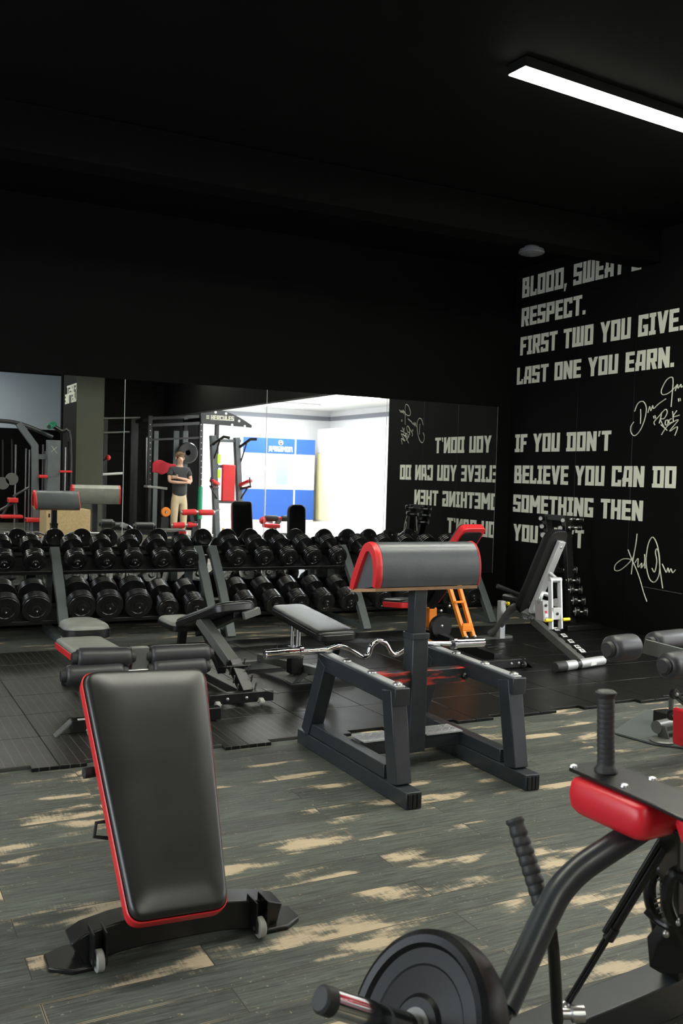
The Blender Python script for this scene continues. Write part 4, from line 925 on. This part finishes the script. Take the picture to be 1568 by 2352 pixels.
# lever with finger grip
ga, gb = fd(1181, 1880, 2.02), fd(1247, 2085, 1.95); d = gb-ga; gl = d.length; d.normalize()
pr = [(0, .001), (0, .019), (.004, .0205), (.008, .0205), (.012, .017)]
for i in range(8):
    s = .018+(gl-.025)*i/8; st = (gl-.025)/8; pr += [(s, .0175), (s+st*.45, .0195), (s+st*.8, .0195), (s+st, .0175)]
pr += [(gl, .015), (gl, .001)]
build(MB().lathe(ga, d, pr, 20), 'lever_grip', 'grip', t, ang=50)
lv = [gb-d*.03, fd(1262, 2125, 1.94), fd(1268, 2160, 1.94), fd(1272, 2200, 1.95), fd(1280, 2345, 2.0)]
build(MB().tube(spline(lv, 5), .0125, 12), 'lever_tube', 'blk', t)
# gas strut
sa, sb = fd(1541, 1918, 1.93), fd(1305, 2305, 2.05)
mid = sa+(sb-sa)*.56
off = RT*.008
build(MB().cyl(sa, mid, .0095), 'strut_cylinder', 'blk', t); build(MB().cyl(sa-RT*.016, mid-RT*.016, .006), 'strut_guide', 'blk', t)
build(MB().lathe(mid-(sb-sa).normalized()*.012, sb-sa, [(0, .0125), (.03, .0125), (.032, .006)], 14), 'strut_collar', 'blk', t)
build(MB().cyl(mid, sb, .0055), 'strut_rod', 'blk', t); build(MB().cyl(mid-RT*.009, sb-RT*.009, .003), 'strut_wire', 'blk', t)
build(MB().ball(sb+V((-.012, 0, -.005)), .014).ball(sa, .013), 'strut_joint', 'steel', t)
build(MB().lathe(sb+V((-.03, -.01, -.01)), RT, [(0, .001), (0, .012), (.02, .012), (.024, .018), (.05, .018), (.05, .001)], 14), 'strut_bolt', 'steel', t)
# base beam and dark uprights
ZB = .13
b0, b1 = fz(1225, 2352, ZB), fz(1568, 2215, ZB)
bd = (b1-b0).normalized(); b0 = b0-bd*.45; b1 = b1+bd*.5
build(MB().beam(b0+V((0, 0, -.045)), b1+V((0, 0, -.045)), .10, .09), 'base_beam', 'char', t, .005)
nb = V((-bd.y, bd.x, 0))
for p in (b0+bd*.05, b1-bd*.1): build(MB().beam(p+nb*-.25+V((0, 0, -.11)), p+nb*.25+V((0, 0, -.11)), .07, .04), 'floor_foot', 'blk', t, .004)
u0 = fd(1552, 1880, 1.86); pb_ = fz(1552, 2225, ZB)
build(MB().beam(u0, V((pb_.x, pb_.y, ZB-.02)), .05, .05, (0, 1, 0)), 'upright', 'blk', t, .004)
for pp, r in (([(1540, 1950, 2.05), (1498, 2010, 2.07), (1492, 2060, 2.08), (1510, 2130, 2.1), (1520, 2210, 2.12)], .014), ([(1575, 2020, 1.95), (1545, 2010, 1.96), (1530, 2070, 1.97), (1552, 2130, 1.98), (1575, 2180, 1.98)], .013), ([(1483, 2090, 2.05), (1515, 2118, 2.03), (1548, 2130, 2.0), (1580, 2105, 1.95)], .009)):
    build(MB().tube(spline([fd(*q) for q in pp], 5), r, 10), 'linkage_arm', 'blk', t)
build(MB().prism([fd(1510, 2165, 2.02), fd(1545, 2120, 2.0), fd(1600, 2110, 1.98), fd(1600, 2240, 2.0), fd(1516, 2236, 2.03)], nb*.03), 'side_plate', 'blk', t, .003)
sp = [fd(1498+14*math.sin(k*.5)*0+10*k/6, 2010+18*k, 2.0) for k in range(6)]
build(MB().tube([fd(1512, 1992, 2.04), fd(1540, 2005, 2.02), fd(1552, 2016, 2.0)], .016, 12), 'pivot_tube', 'blk', t)
cr = MB().tube([fd(1528, 1998, 2.03), fd(1538, 2040, 2.03), fd(1534, 2095, 2.03)], .005, 8)
for k in range(8): q = fd(1530+6*math.sin(k), 2015+11*k, 2.03); cr.beam(q, q+RT*-.02+UP*-.006, .003, .003)
build(cr, 'ratchet_spring', 'gry', t)
for a, b in ((1529, 2145), (1556, 2118)): build(MB().ball(fd(a, b, 1.97), .008, 10), 'bolt', 'steel', t)
# peg and weight plate
ax = (RT*.72-UP*.49+FW*.50).normalized()
pg = fd(734, 2294, 1.52)
o = build(MB().lathe(pg, ax, [(0, .001), (0, .018), (.004, .0225), (.024, .0235), (.024, .001)], 24), 'peg_cap', 'rubberend', t)
build(MB().cyl(pg+ax*.02, pg+ax*.46, .0225, n=28), 'weight_peg', 'chrome', t)
build(MB().lathe(pg+ax*.33, ax, [(0, .02), (0, .035), (.03, .035), (.03, .02)], 24), 'peg_collar', 'char', t)
build(MB().beam(pg+ax*.36, fd(1160, 2300, 1.66), .05, .05, (0, 0, 1)), 'peg_arm', 'char', t, .004)
pc = pg+ax*.225
w_ = thing('weight_plate', 'black rubber weight plate on the chrome peg at the bottom edge', 'weight plate', pc)
R = .166
build(MB().lathe(pc, ax, [(-.002, .0255), (-.002, .05), (.002, .055), (.004, .058), (.006, R*.62), (.004, R*.64), (.004, R*.80), (-.004, R*.84), (-.006, R*.92), (.0, R*.985), (.012, R), (.040, R), (.052, R*.985), (.058, R*.92), (.056, R*.84), (.05, R*.8), (.05, .0255)], 64), 'rubber_body', 'platerub', w_, ang=25)
build(MB().lathe(pc+ax*-.004, ax, [(0, .0245), (0, .034), (.058, .034), (.058, .0245), (0, .0245)], 32), 'hub_ring', 'gry', w_)
# ================================================================ bright room seen in the mirror: pawnshop front, cabinets
YF = -8.6
bx0, bx1 = my(556, 1100, YF).x, my(721, 1100, YF).x
ztop, zb1, zb2 = my(640, 1007, YF).z, my(640, 1042, YF).z, my(640, 1124, YF).z
t = thing('shop_front', 'white shop counter front with blue bands and a serving window, in the bright room', 'shop counter', ((bx0+bx1)/2, YF-.3, 0))
build(MB().mm((bx0, YF-.6, 0), (bx1, YF, ztop)), 'front_wall', 'wwall', t)
bm_ = [bx0, my(611, 1100, YF).x, my(674, 1100, YF).x, my(678, 1100, YF).x, bx1]
build(MB().mm((bm_[0], YF, zb1), (bm_[1]-.02, YF+.012, ztop)), 'blue_band', 'blue', t)
sg = build(MB().mm((bm_[1], YF, zb1), (bm_[2], YF+.02, ztop)), 'sign_board', 'blue', t)
build(MB().mm((bm_[3], YF, zb1), (bm_[4], YF+.012, ztop)), 'blue_band', 'blue', t)
for a, b in ((bm_[0], bm_[1]-.02), (bm_[1], bm_[2]), (bm_[3], bm_[4])): build(MB().mm((a, YF, .05), (b, YF+.012, zb2)), 'lower_blue_panel', 'blue', t)
a, b = my(671, 1037, YF), my(616, 1037, YF)
build(lettering(MB(), 'ЛОМБАРД', (a.x, YF+.02, a.z-.02), (-1, 0, 0), (0, 0, 1), (0, 1, 0), a.x-b.x, .15, .006), 'sign_lettering', 'white', sg)
e = my(644, 1017, YF); m = MB()
m.lathe((e.x, YF+.02, e.z), (0, 1, 0), [(0, .055), (0, .075), (.006, .075), (.006, .055), (0, .055)], 24); m.ball((e.x, YF+.022, e.z), .028, 10)
for k in (-1, 1): m.beam((e.x+k*.018, YF+.024, e.z+.02), (e.x+k*.048, YF+.024, e.z-.025), .006, .02, (0, 1, 0))
build(m, 'sign_emblem', 'white', sg)
a, b = my(634, 1045, YF), my(659, 1114, YF)
fr = build(MB().mm((a.x-.03, YF, b.z-.03), (b.x+.03, YF+.03, a.z+.03)), 'window_frame', 'cabinet', t)
build(MB().mm((a.x, YF+.028, b.z), (b.x, YF+.034, a.z)), 'pane', 'blueglass', fr)
c0, c1 = -8.9, -4.4; cz = 2.72
t = thing('wall_cabinet', 'long white floor to ceiling cabinet with flat doors in the bright room', 'cabinet', (12.6, -6.6, 0))
build(MB().mm((12.3, c0, 0), (12.98, c1, cz)), 'body', 'cabinet', t)
for k in range(5):
    y0 = c0+(c1-c0)*k/5; y1 = c0+(c1-c0)*(k+1)/5
    d = build(MB().mm((12.28, y0+.008, .05), (12.3, y1-.008, 2.0)), 'door', 'curtain' if k == 0 else 'cabinet', t, .003); build(MB().mm((12.255, y1-.06, 1.0), (12.28, y1-.04, 1.16)), 'handle', 'lgry', d)
    build(MB().mm((12.28, y0+.008, 2.02), (12.3, y1-.008, cz-.02)), 'upper_door', 'cabinet', t, .003)
q = my(884, 1010, 4.9)
t = build(MB().mm((6.46, 5.45, 1.62), (6.60, 5.5, 1.80)), 'notice_box', 'post'); tag(t, 'small grey box fixed to the end of the lettered wall', 'box')

# ================================================================ multi gym behind the photographer
Ya = .35
t = thing('multi_gym', 'grey cable multi gym with red pads seen in the left mirror panel', 'exercise machine', (2.6, Ya, 0))
build(MB().tube(spline([my(-40, 966, Ya), my(5, 967, Ya), my(40, 972, Ya), my(80, 986, Ya), my(121, 1004, Ya)], 4), .035, 10), 'top_beam', 'char', t)
u = my(84, 1160, Ya); build(MB().path([my(42, 972, Ya), my(80, 1024, Ya), V((u.x, Ya, .0))], .10, .10, (0, 1, 0)), 'upright', 'midgrey', t, .004)
a = my(124, 1011, Ya+.1); tw = build(MB().mm((a.x-.10, Ya-.05, 0), (a.x+.10, Ya+.15, a.z)), 'weight_tower', 'midgrey', t, .006)
c = my(125, 1033, Ya+.155); build(MB().beam(c+V((-.045, 0, .06)), c+V((.045, 0, -.06)), .003, .012, (0, 1, 0)).beam(c+V((-.05, 0, -.04)), c+V((.04, 0, .05)), .003, .012, (0, 1, 0)), 'tower_emblem', 'cream', tw)
build(MB().beam(my(84, 1049, Ya), my(114, 1049, Ya), .06, .08), 'cross_beam', 'midgrey', t)
build(MB().tube(spline([my(117, 976, Ya), my(140, 990, Ya), my(160, 1011, Ya), V((my(161, 1100, Ya).x, Ya, .1))], 4), .035, 10), 'bent_arm', 'blk', t)
roller(my(113, 979, Ya+.2), my(124, 974, Ya-.1), .05, t, mat='green')
for x in (36, 60, 68, 75, 99, 104, 150): p = my(x, 1018+(x % 7)*3, Ya-.15); build(MB().cyl(p, (p.x, p.y, .3), .014, n=8), 'guide_rod', 'steel', t)
for x, y0, y1 in ((27, 1008, 1100), (6, 1010, 1110)): p = my(x, y0, Ya-.1); q = my(x, y1, Ya-.1); build(MB().cyl(p, q, .012, n=8), 'cable', 'blk', t); build(MB().lathe(q, (0, 1, 0), [(0, .02), (0, .10), (.03, .10), (.03, .02)], 18), 'pulley', 'gry', t)
for x0, x1, y0, y1 in ((58, 106, 1189, 1199), (0, 50, 1182, 1190), (18, 39, 1143, 1154), (88, 106, 1090, 1098), (134, 162, 1080, 1086)):
    a, b = my(x0, y0, Ya+.1), my(x1, y1, Ya+.1); build(MB().mm((a.x, Ya, b.z), (b.x, Ya+.25, a.z)), 'seat_pad', 'red', t, .015)
for x0, y0, x1, y1 in ((30, 1140, 66, 1120), (0, 1172, 40, 1150), (24, 1150, 5, 1185), (35, 1150, 40, 1200)): build(MB().cyl(my(x0, y0, Ya+.05), my(x1, y1, Ya+.05), .02, n=8), 'lever', 'char', t)
build(MB().mm((1.9, Ya-.1, 0), (3.2, Ya+.1, .07)), 'base', 'blk', t)
# olive pillar's lettered side
for s, yy in (('FIRST', 874), ('LAST ONE', 893)):
    pz = my(158, yy+16, -.5).z-.12
    mb = lettering(MB(), s, (3.409, -.05 - (.0), pz), (0, -1, 0), (0, 0, 1), (-1, 0, 0), .95 if len(s) > 5 else .8, .17)
    tag(build(mb, 'pillar_lettering', 'cream'), 'cream lettering on the side of the olive pillar, %s line in the mirror' % ('upper' if len(s) == 5 else 'lower'), 'lettering', 'cream lines on the pillar')
# plywood box
a, b = my(107, 1170, 1.4), my(208, 1170, 1.4)
t = thing('plyo_box', 'pale chipboard jump box seen in the mirror below the curl pad', 'box', ((a.x+b.x)/2, 1.1, 0))
build(MB().mm((a.x, .8, 0), (b.x, 1.4, a.z)), 'panel_box', 'osb', t, .004)
p = my(113, 1184, 1.4); build(MB().mm((p.x-.012, 1.4, p.z-.03), (p.x+.012, 1.404, p.z+.03)), 'hand_slot', 'blk', t)
# seated curl bench out of frame at the right
Yp = 2.3; a, b = my(168, 1113, Yp), my(271, 1158, Yp)
t = thing('seated_curl_bench', 'seated curl bench with pale grey pad, only its reflection shows', 'curl bench', (3.2, Yp-.1, 0))
R = []
for x in (a.x, b.x): R.append([V((x, Yp+u, v)) for u, v in ((.06, b.z), (.09, b.z+.10), (.075, a.z-.05), (.03, a.z), (-.04, a.z), (-.16, a.z-.12), (-.26, b.z), (-.2, b.z), (-.12, a.z-.14), (-.03, a.z-.05), (.02, b.z+.05), (.03, b.z))])
build(MB().rings(R), 'pad', 'palepad', t, .006)
for x in (a.x-.02, b.x): build(MB().rings([[q*1+V((x+d-r_.x, 0, 0)) if False else V((x+d, q.y, q.z)) for q in R[0] for r_ in (q,)] for d in (0, .02)]), 'end_trim', 'red', t)
build(MB().mm(((a.x+b.x)/2-.04, Yp-.12, 0), ((a.x+b.x)/2+.04, Yp-.04, b.z+.08)), 'post', 'char', t)
build(MB().mm(((a.x+b.x)/2-.25, Yp-.2, 0), ((a.x+b.x)/2+.25, Yp+.0, .07)), 'base', 'char', t)

# ================================================================ racks, bench and cloth at the black end wall
Yk = -3.3
t = thing('power_rack', 'tall black pull up rack with rounded lettered sign, behind the standing person', 'power rack', (6.2, Yk, 0))
for px in (345, 462):
    for Y in (Yk, Yk-1.1):
        p = my(px, 955, Yk); build(MB().mm((p.x-.04, Y-.04, 0), (p.x+.04, Y+.04, p.z)), 'upright', 'blk', t, .003)
for px, w_ in ((358, .05), (404, .06), (425, .06)): p = my(px, 990, Yk-1.0); build(MB().mm((p.x-w_, Yk-1.0, 0), (p.x+w_, Yk-.95, p.z)), 'rear_post', 'post', t, .003)
for y, k in ((974, .03), (1007, .02), (958, .03)): build(MB().beam(my(345, y+3, Yk), my(462, y-2, Yk), .05, k*2), 'cross_bar', 'blk', t)
for px in (345, 462):
    p = my(px, 962, Yk); build(MB().mm((p.x-.03, Yk-1.1, p.z-.05), (p.x+.03, Yk, p.z+.02)), 'side_bar', 'blk', t)
    for y in range(975, 1160, 14): q = my(px, y, Yk+.041); build(MB().lathe(q, (0, 1, 0), [(0, .012), (.003, .011), (.004, .001)], 8), 'bolt', 'steel', t)
a0 = [(460, 952), (470, 945), (484, 942), (500, 941), (516, 944), (534, 951), (552, 960), (568, 970), (578, 977), (577, 983), (560, 981), (462, 973)]
sg = build(MB().prism([my(x, y, Yk+.06) for x, y in a0], (0, .012, 0)), 'sign_plate', 'blk', t)
a, b = my(484, 964, Yk+.073), my(537, 964, Yk+.073)
build(lettering(MB(), 'HERCULES', (a.x, Yk+.073, a.z), (1, 0, 0), (0, 0, 1), (0, 1, 0), b.x-a.x, .10, .004), 'sign_lettering', 'cream', sg)
p = my(477, 958, Yk+.073); m = MB()
for d in (-.03, 0, .03): m.mm((p.x-.035, Yk+.073, p.z+d-.009), (p.x+.035, Yk+.077, p.z+d+.009))
build(m, 'sign_emblem', 'cream', sg)
for x, y in ((495, 947), (519, 950), (549, 967), (533, 976), (562, 979)): q = my(x, y, Yk+.072); build(MB().lathe(q, (0, 1, 0), [(0, .028), (.004, .026), (.005, .001)], 12), 'sign_bolt', 'steel', sg)
p = my(498, 980, Yk); build(MB().mm((p.x-.04, Yk-.04, 0), (p.x+.04, Yk+.04, p.z+.1)), 'upright', 'blk', t)
t = thing('pull_up_frame', 'dark pull up frame with steel bars left of the lettered rack in the mirror', 'power rack', (4.9, -4.0, 0))
for px in (243, 305): p = my(px, 958, -4.0); build(MB().mm((p.x-.04, -4.04, 0), (p.x+.04, -3.96, p.z)), 'upright', 'blk', t)
for (x0, y0, x1, y1) in ((236, 961, 322, 959), (236, 994, 297, 992)): build(MB().cyl(my(x0, y0, -3.95), my(x1, y1, -3.95), .018, n=8), 'bar', 'gry', t)
p = my(337, 1005, -3.9); q = my(341, 1057, -3.9); o = thing('leaning_pole', 'pale vertical pole beside the pull up rack in the mirror', 'pole', (q.x, q.y, q.z)); build(MB().cyl(p, V((q.x, q.y, 0)), .02, n=8), 'shaft', 'lgry', o); build(MB().ball(p, .022, 8), 'tip', 'blk', o)
Yc = -3.0; a, b = my(334, 1117, Yc), my(380, 1122, Yc)
t = thing('rack_bench', 'narrow bench with pale edge left of the standing person in the mirror', 'bench', ((a.x+b.x)/2, Yc, 0))
build(MB().beam(a, b, .28, .05), 'bench_top', 'palepad', t, .01)
for q in (a+(b-a)*.15, a+(b-a)*.8): build(MB().mm((q.x-.03, Yc-.1, 0), (q.x+.03, Yc+.1, q.z-.02)), 'leg', 'blk', t)
P = [(350, 1062), (362, 1055), (372, 1054), (388, 1060), (402, 1064), (405, 1075), (396, 1088), (382, 1084), (370, 1086), (352, 1089)]
m = MB(); n = 7; R = []
for j in range(5):
    r = []
    for i in range(n+1):
        x = 350+55*i/n; top = 1062-8*math.sin(PI*min(1, i/n*1.6))+4*i/n; y = top+(1088-4*math.sin(i*1.7)-top)*j/4
        r.append(my(x, y, Yk+.10+.03*math.sin(i*1.9+j*.8)))
    R.append(r)
m.rings(R, caps=False, closed=False)
o = build(m, 'red_jacket', 'cloth'); tag(o, 'crumpled red cloth hanging on the black rack, left of the person', 'jacket')
s = o.modifiers.new('thick', 'SOLIDIFY'); s.thickness = .02
s = o.modifiers.new('sub', 'SUBSURF'); s.levels = 1; s.render_levels = 1
p = my(429, 1040, Yk-.9); o = build(MB().lathe(p, (0, 1, 0), [(0, .06), (0, .22), (.02, .24), (.06, .24), (.08, .22), (.08, .06), (0, .06)], 28), 'hanging_plate', 'iron'); tag(o, 'black round plate hung on the rear post of the rack', 'weight plate')
p = my(380, 1176, -2.4); o = build(MB().lathe((p.x, -2.4, p.z), (0, 1, 0), [(0, .03), (0, .085), (.02, .10), (.05, .085), (.05, .03), (0, .03)], 20), 'orange_plate', 'orange'); tag(o, 'small orange weight disc low beside the person in the mirror', 'weight plate')
p = my(380, 1176, -2.46); t = thing('low_shelf', 'black low shelf of discs beside the person in the mirror', 'shelf', (p.x, -2.6, 0)); build(MB().mm((p.x-.1, -2.62, 0), (p.x+.06, -2.42, p.z-.11)), 'body', 'blk', t); build(MB().cyl((p.x, -2.6, p.z), (p.x, -2.36, p.z), .025, n=10), 'peg', 'steel', t); build(MB().mm((p.x-.06, -2.62, 0), (p.x+.06, -2.5, p.z+.03)), 'peg_post', 'blk', t)
a, b = my(460, 1118, Yk+.08), my(458, 1192, Yk+.08)
o = build(MB().tube([a, b], .055, 12), 'rolled_mat', 'green'); tag(o, 'green rubber band wrapped down the rack upright beside the person', 'exercise band')
# machine with a white bar, left of the mirror's first seam
t = thing('cable_station', 'dark cable station with white bar and red handle behind the curl pad in the mirror', 'exercise machine', (3.9, -.8, 0))
p = my(234, 1056, -.8); build(MB().mm((p.x-.04, -.84, 0), (p.x+.04, -.76, p.z)), 'post', 'char', t); build(MB().cyl(my(231, 1090, -.7), my(281, 1087, -.7), .022, n=10), 'white_bar', 'white', t)
p = my(248, 1051, -.72); build(MB().ball(p, .05, 10), 'red_handle', 'red', t); build(MB().cyl(my(234, 1060, -.78), p, .012, n=8), 'handle_arm', 'blk', t); build(MB().mm((p.x-.2, -1.0, 0), (p.x+.4, -.6, .06)), 'base', 'blk', t)

# ================================================================ dip station
Yd = -1.2
t = thing('dip_station', 'dark grey dip station with upright red back pad in front of the white room', 'dip station', (my(520, 1100, Yd).x, Yd, 0))
u0, u1 = my(488, 1000, Yd), my(499, 1215, Yd); v0, v1 = my(543, 1005, Yd), my(553, 1150, Yd)
for a, b in ((u0, V((u1.x, Yd, 0))), (v0, V((v1.x+.03, Yd, 0)))): build(MB().beam(a, b, .10, .14, (0, 1, 0)), 'upright', 'midgrey', t, .004)
for y in (1012, 1071, 1152): build(MB().beam(my(490, y, Yd), my(552, y+1, Yd), .08, .06), 'cross_beam', 'midgrey', t)
build(MB().mm((my(506, 1100, Yd).x, Yd+.04, my(520, 1151, Yd).z), (my(536, 1100, Yd).x, Yd+.11, my(520, 1067, Yd).z)), 'back_pad', 'red', t, .02)
for (x0, y0, x1, y1, x2, y2) in ((484, 1024, 514, 1003, 528, 1006), (546, 1030, 575, 1009, 590, 1009)):
    build(MB().tube([my(x0, y0, Yd), my(x1, y1, Yd+.35), my(x2, y2, Yd+.4)], .03, 10), 'top_handle', 'blk', t); build(MB().cyl(my(x0+4, y0+40, Yd), my(x1-8, y1+6, Yd+.3), .015, n=8), 'handle_brace', 'blk', t)
for s, (x0, y0, x1, y1) in enumerate(((500, 1112, 486, 1104), (550, 1115, 575, 1104))):
    build(MB().beam(my(x0, y0, Yd), my(x1, y1, Yd+.45), .10, .06), 'arm_pad', 'red', t, .015); build(MB().cyl(my(x0, y0+8, Yd), my(x1, y1+14, Yd+.5), .025, n=8), 'arm_bar', 'blk', t); build(MB().cyl(my(x1, y1+14, Yd+.5), my(x1-2, y1-8, Yd+.5), .015, n=8), 'arm_grip', 'blk', t); build(MB().cyl(my(x0, 1150, Yd), my(x1-4, y1+12, Yd+.4), .016, n=8), 'arm_brace', 'blk', t)
for y0, y1 in ((1043, 1065), (1078, 1098)): a, b = my(494, y0, Yd-.06), my(500, y1, Yd-.06); build(MB().mm((a.x, Yd+.075, b.z), (b.x, Yd+.082, a.z)), 'lime_strip', 'lime', t)
build(MB().mm((u1.x-.1, Yd-.5, 0), (v1.x+.15, Yd-.4, .08)).mm((u1.x-.05, Yd-.5, 0), (u1.x+.05, Yd+.6, .08)).mm((v1.x-.02, Yd-.5, 0), (v1.x+.08, Yd+.6, .08)), 'base', 'midgrey', t)

# ================================================================ roller benches that only the mirror shows
Ye = .9
t = thing('back_extension_bench', 'bench with brick red foam rollers in front of the standing person in the mirror', 'bench', (my(440, 1190, Ye).x, Ye, 0))
for x0, y0, x1, y1 in ((418, 1177, 450, 1176), (456, 1177, 490, 1177), (396, 1207, 424, 1206), (430, 1206, 450, 1205)): roller(my(x0, y0, Ye), my(x1, y1, Ye), .05, t, mat='red', end='steel')
build(MB().beam(my(438, 1180, Ye), my(444, 1212, Ye), .06, .05, (0, 1, 0)), 'roller_post', 'char', t); p = my(446, 1206, Ye); build(MB().mm((p.x-.04, Ye-.04, 0), (p.x+.04, Ye+.04, p.z+.06)).mm((p.x-.25, Ye-.06, 0), (p.x+.25, Ye+.06, .06)), 'frame', 'char', t); build(MB().cyl(my(396, 1207, Ye), my(450, 1205, Ye), .014, n=8).cyl(my(418, 1177, Ye), my(490, 1177, Ye), .014, n=8), 'axle', 'steel', t)
build(MB().cyl(my(490, 1176, Ye), my(505, 1170, Ye), .012, n=8), 'adjuster', 'steel', t)
Yg = 3.3
t = thing('roller_bench', 'bench with black foam rollers and red ends in front of the blue shop panels', 'bench', (my(640, 1195, Yg).x, Yg, 0))
for x0, y0, x1, y1 in ((608, 1190, 638, 1191), (646, 1191, 676, 1191)): roller(my(x0, y0, Yg), my(x1, y1, Yg), .045, t, mat='foam', end='red', endlen=.02)
build(MB().beam(my(643, 1193, Yg), my(626, 1216, Yg), .06, .05, (0, 1, 0)), 'roller_post', 'gry', t); p = my(628, 1214, Yg); build(MB().mm((p.x-.04, Yg-.05, 0), (p.x+.04, Yg+.03, p.z+.03)).mm((p.x-.25, Yg-.06, 0), (p.x+.25, Yg+.06, .06)), 'frame', 'char', t); build(MB().cyl(my(600, 1191, Yg), my(676, 1191, Yg), .014, n=8), 'axle', 'steel', t)
p = my(603, 1196, Yg); build(MB().ball(p, .055, 12), 'red_knob', 'red', t); build(MB().cyl(p, my(626, 1200, Yg), .014, n=8), 'knob_arm', 'steel', t)
a = my(610, 1208, Yg+.1); build(MB().mm((a.x, Yg-.05, a.z-.03), (a.x+.2, Yg+.2, a.z+.03)), 'seat', 'red', t, .015)

# ================================================================ the person
M['lips'] = surf('lips', (.40, .15, .11), .5)
pp = V((my(411, 1150, -2.85).x, -2.85, 0))
def skin_mesh(name, verts, edges, mat, parent, sub=2, root=0):
    me = bpy.data.meshes.new(name); me.from_pydata([V(v[0]) for v in verts], edges, []); me.materials.append(M[mat])
    o = bpy.data.objects.new(name, me); link(o, parent); ROOT[o.name] = ROOT[parent.name] if parent else V((0, 0, 0))
    md = o.modifiers.new('skin', 'SKIN'); md.use_smooth_shade = True
    sv = me.skin_vertices[0].data
    for i, v in enumerate(verts):
        r = v[1]; sv[i].radius = (r, r) if not isinstance(r, tuple) else r
    sv[root].use_root = True
    if sub: s = o.modifiers.new('sub', 'SUBSURF'); s.levels = sub; s.render_levels = sub
    return o
t = thing('person', 'young person in dark t-shirt and beige trousers standing with arms folded, in the mirror', 'person', pp)
Vt = [((0, 0, .93), (.13, .10)), ((0, .01, 1.08), (.125, .09)), ((0, .0, 1.25), (.145, .10)), ((0, -.01, 1.39), (.11, .075)), ((0, .0, 1.47), .050), ((.0, .015, 1.52), .050), ((-.008, .035, 1.585), (.070, .085)), ((-.008, .025, 1.655), (.070, .088))]
E_ = [(i, i+1) for i in range(7)]
def add(p, r, to): Vt.append((p, r)); E_.append((to, len(Vt)-1)); return len(Vt)-1
hands = []
for s in (-1, 1):
    i = add((s*.165, -.01, 1.395), .055, 3); i = add((s*.215, .01, 1.28), .048, i); el = add((s*.235, .06, 1.135), .038, i)
    i = add((s*.10, .165, 1.15+s*.03), .033, el); wr = add((-s*.06, .175, 1.165+s*.045), .024, i)
    pm = add((-s*.125, .165, 1.175+s*.05), (.020, .034), wr); kn = add((-s*.165, .15, 1.18+s*.05), (.016, .036), pm)
    for k in range(4):
        z = 1.18+s*.05+.027-.018*k; ln = (.030, .036, .034, .026)[k]
        a = add((-s*(.185), .138, z), .0095, kn); a = add((-s*(.185+ln*.8), .115, z-.004), .0088, a); add((-s*(.185+ln), .092, z-.01), .008, a)
    a = add((-s*.10, .19, 1.21+s*.05), .011, pm); add((-s*.13, .192, 1.235+s*.05), .009, a)
    h = add((s*.085, 0, .86), (.075, .075), 0); k_ = add((s*.10, .015, .50), .056, h); c_ = add((s*.105, -.015, .36), .054, k_); an = add((s*.105, -.01, .095), .035, c_); add((s*.12, .10, .045), .034, an)
add((-.008, .135, 1.60), .014, 6)
bo = skin_mesh('body', Vt, E_, 'skin', t)
sv = [((0, 0, .79), (.165, .13)), ((0, .005, 1.08), (.155, .115)), ((0, .0, 1.25), (.17, .122)), ((0, -.01, 1.39), (.13, .092)), ((0, -.003, 1.45), .066)]
se = [(0, 1), (1, 2), (2, 3), (3, 4)]
for s in (-1, 1):
    sv.append(((s*.17, -.01, 1.385), .076)); se.append((3, len(sv)-1)); sv.append(((s*.226, .02, 1.24), .072)); se.append((len(sv)-2, len(sv)-1))
skin_mesh('t_shirt', sv, se, 'shirt', t, 2)
tv = [((0, 0, .96), (.13, .10)), ((0, 0, .86), (.145, .115))]; te = [(0, 1)]
for s in (-1, 1):
    for p, r in (((s*.088, 0, .70), .096), ((s*.10, .012, .50), .085), ((s*.106, -.008, .14), .068)):
        tv.append((p, r)); te.append((1 if r == .096 else len(tv)-2, len(tv)-1))
skin_mesh('trousers', tv, te, 'shorts', t, 2)
P0 = pp
for s in (-1, 1):
    build(MB().add(*(lambda m: (m.v, m.f))(MB().ball(P0+V((s*.125, .05, .045)), 1, 14, (.048, .135, .05)))), 'shoe', 'shoe', t, ang=70)
hc = P0+V((-.008, .02, 1.655))
m = MB().ball(hc+V((0, -.015, .03)), 1, 18, (.088, .108, .085)); build(m, 'hair', 'hair', t, ang=80)
m = MB()
for k in range(9): q = hc+V((-.07+.0175*k, .088-.02*abs(k-4)/4, .082)); m.cyl(q, q+V((.008, .014, -.042)), .014, .006, 8)
build(m, 'fringe', 'hair', t, ang=80)
for s in (-1, 1):
    build(MB().ball(hc+V((s*.032, .098, -.018)), .0055, 8), 'eye', 'blk', t); build(MB().ball(hc+V((s*.086, .0, -.03)), 1, 10, (.012, .02, .032)), 'ear', 'skin', t)
build(MB().ball(hc+V((0, .102, -.088)), 1, 10, (.018, .006, .004)), 'mouth', 'lips', t)
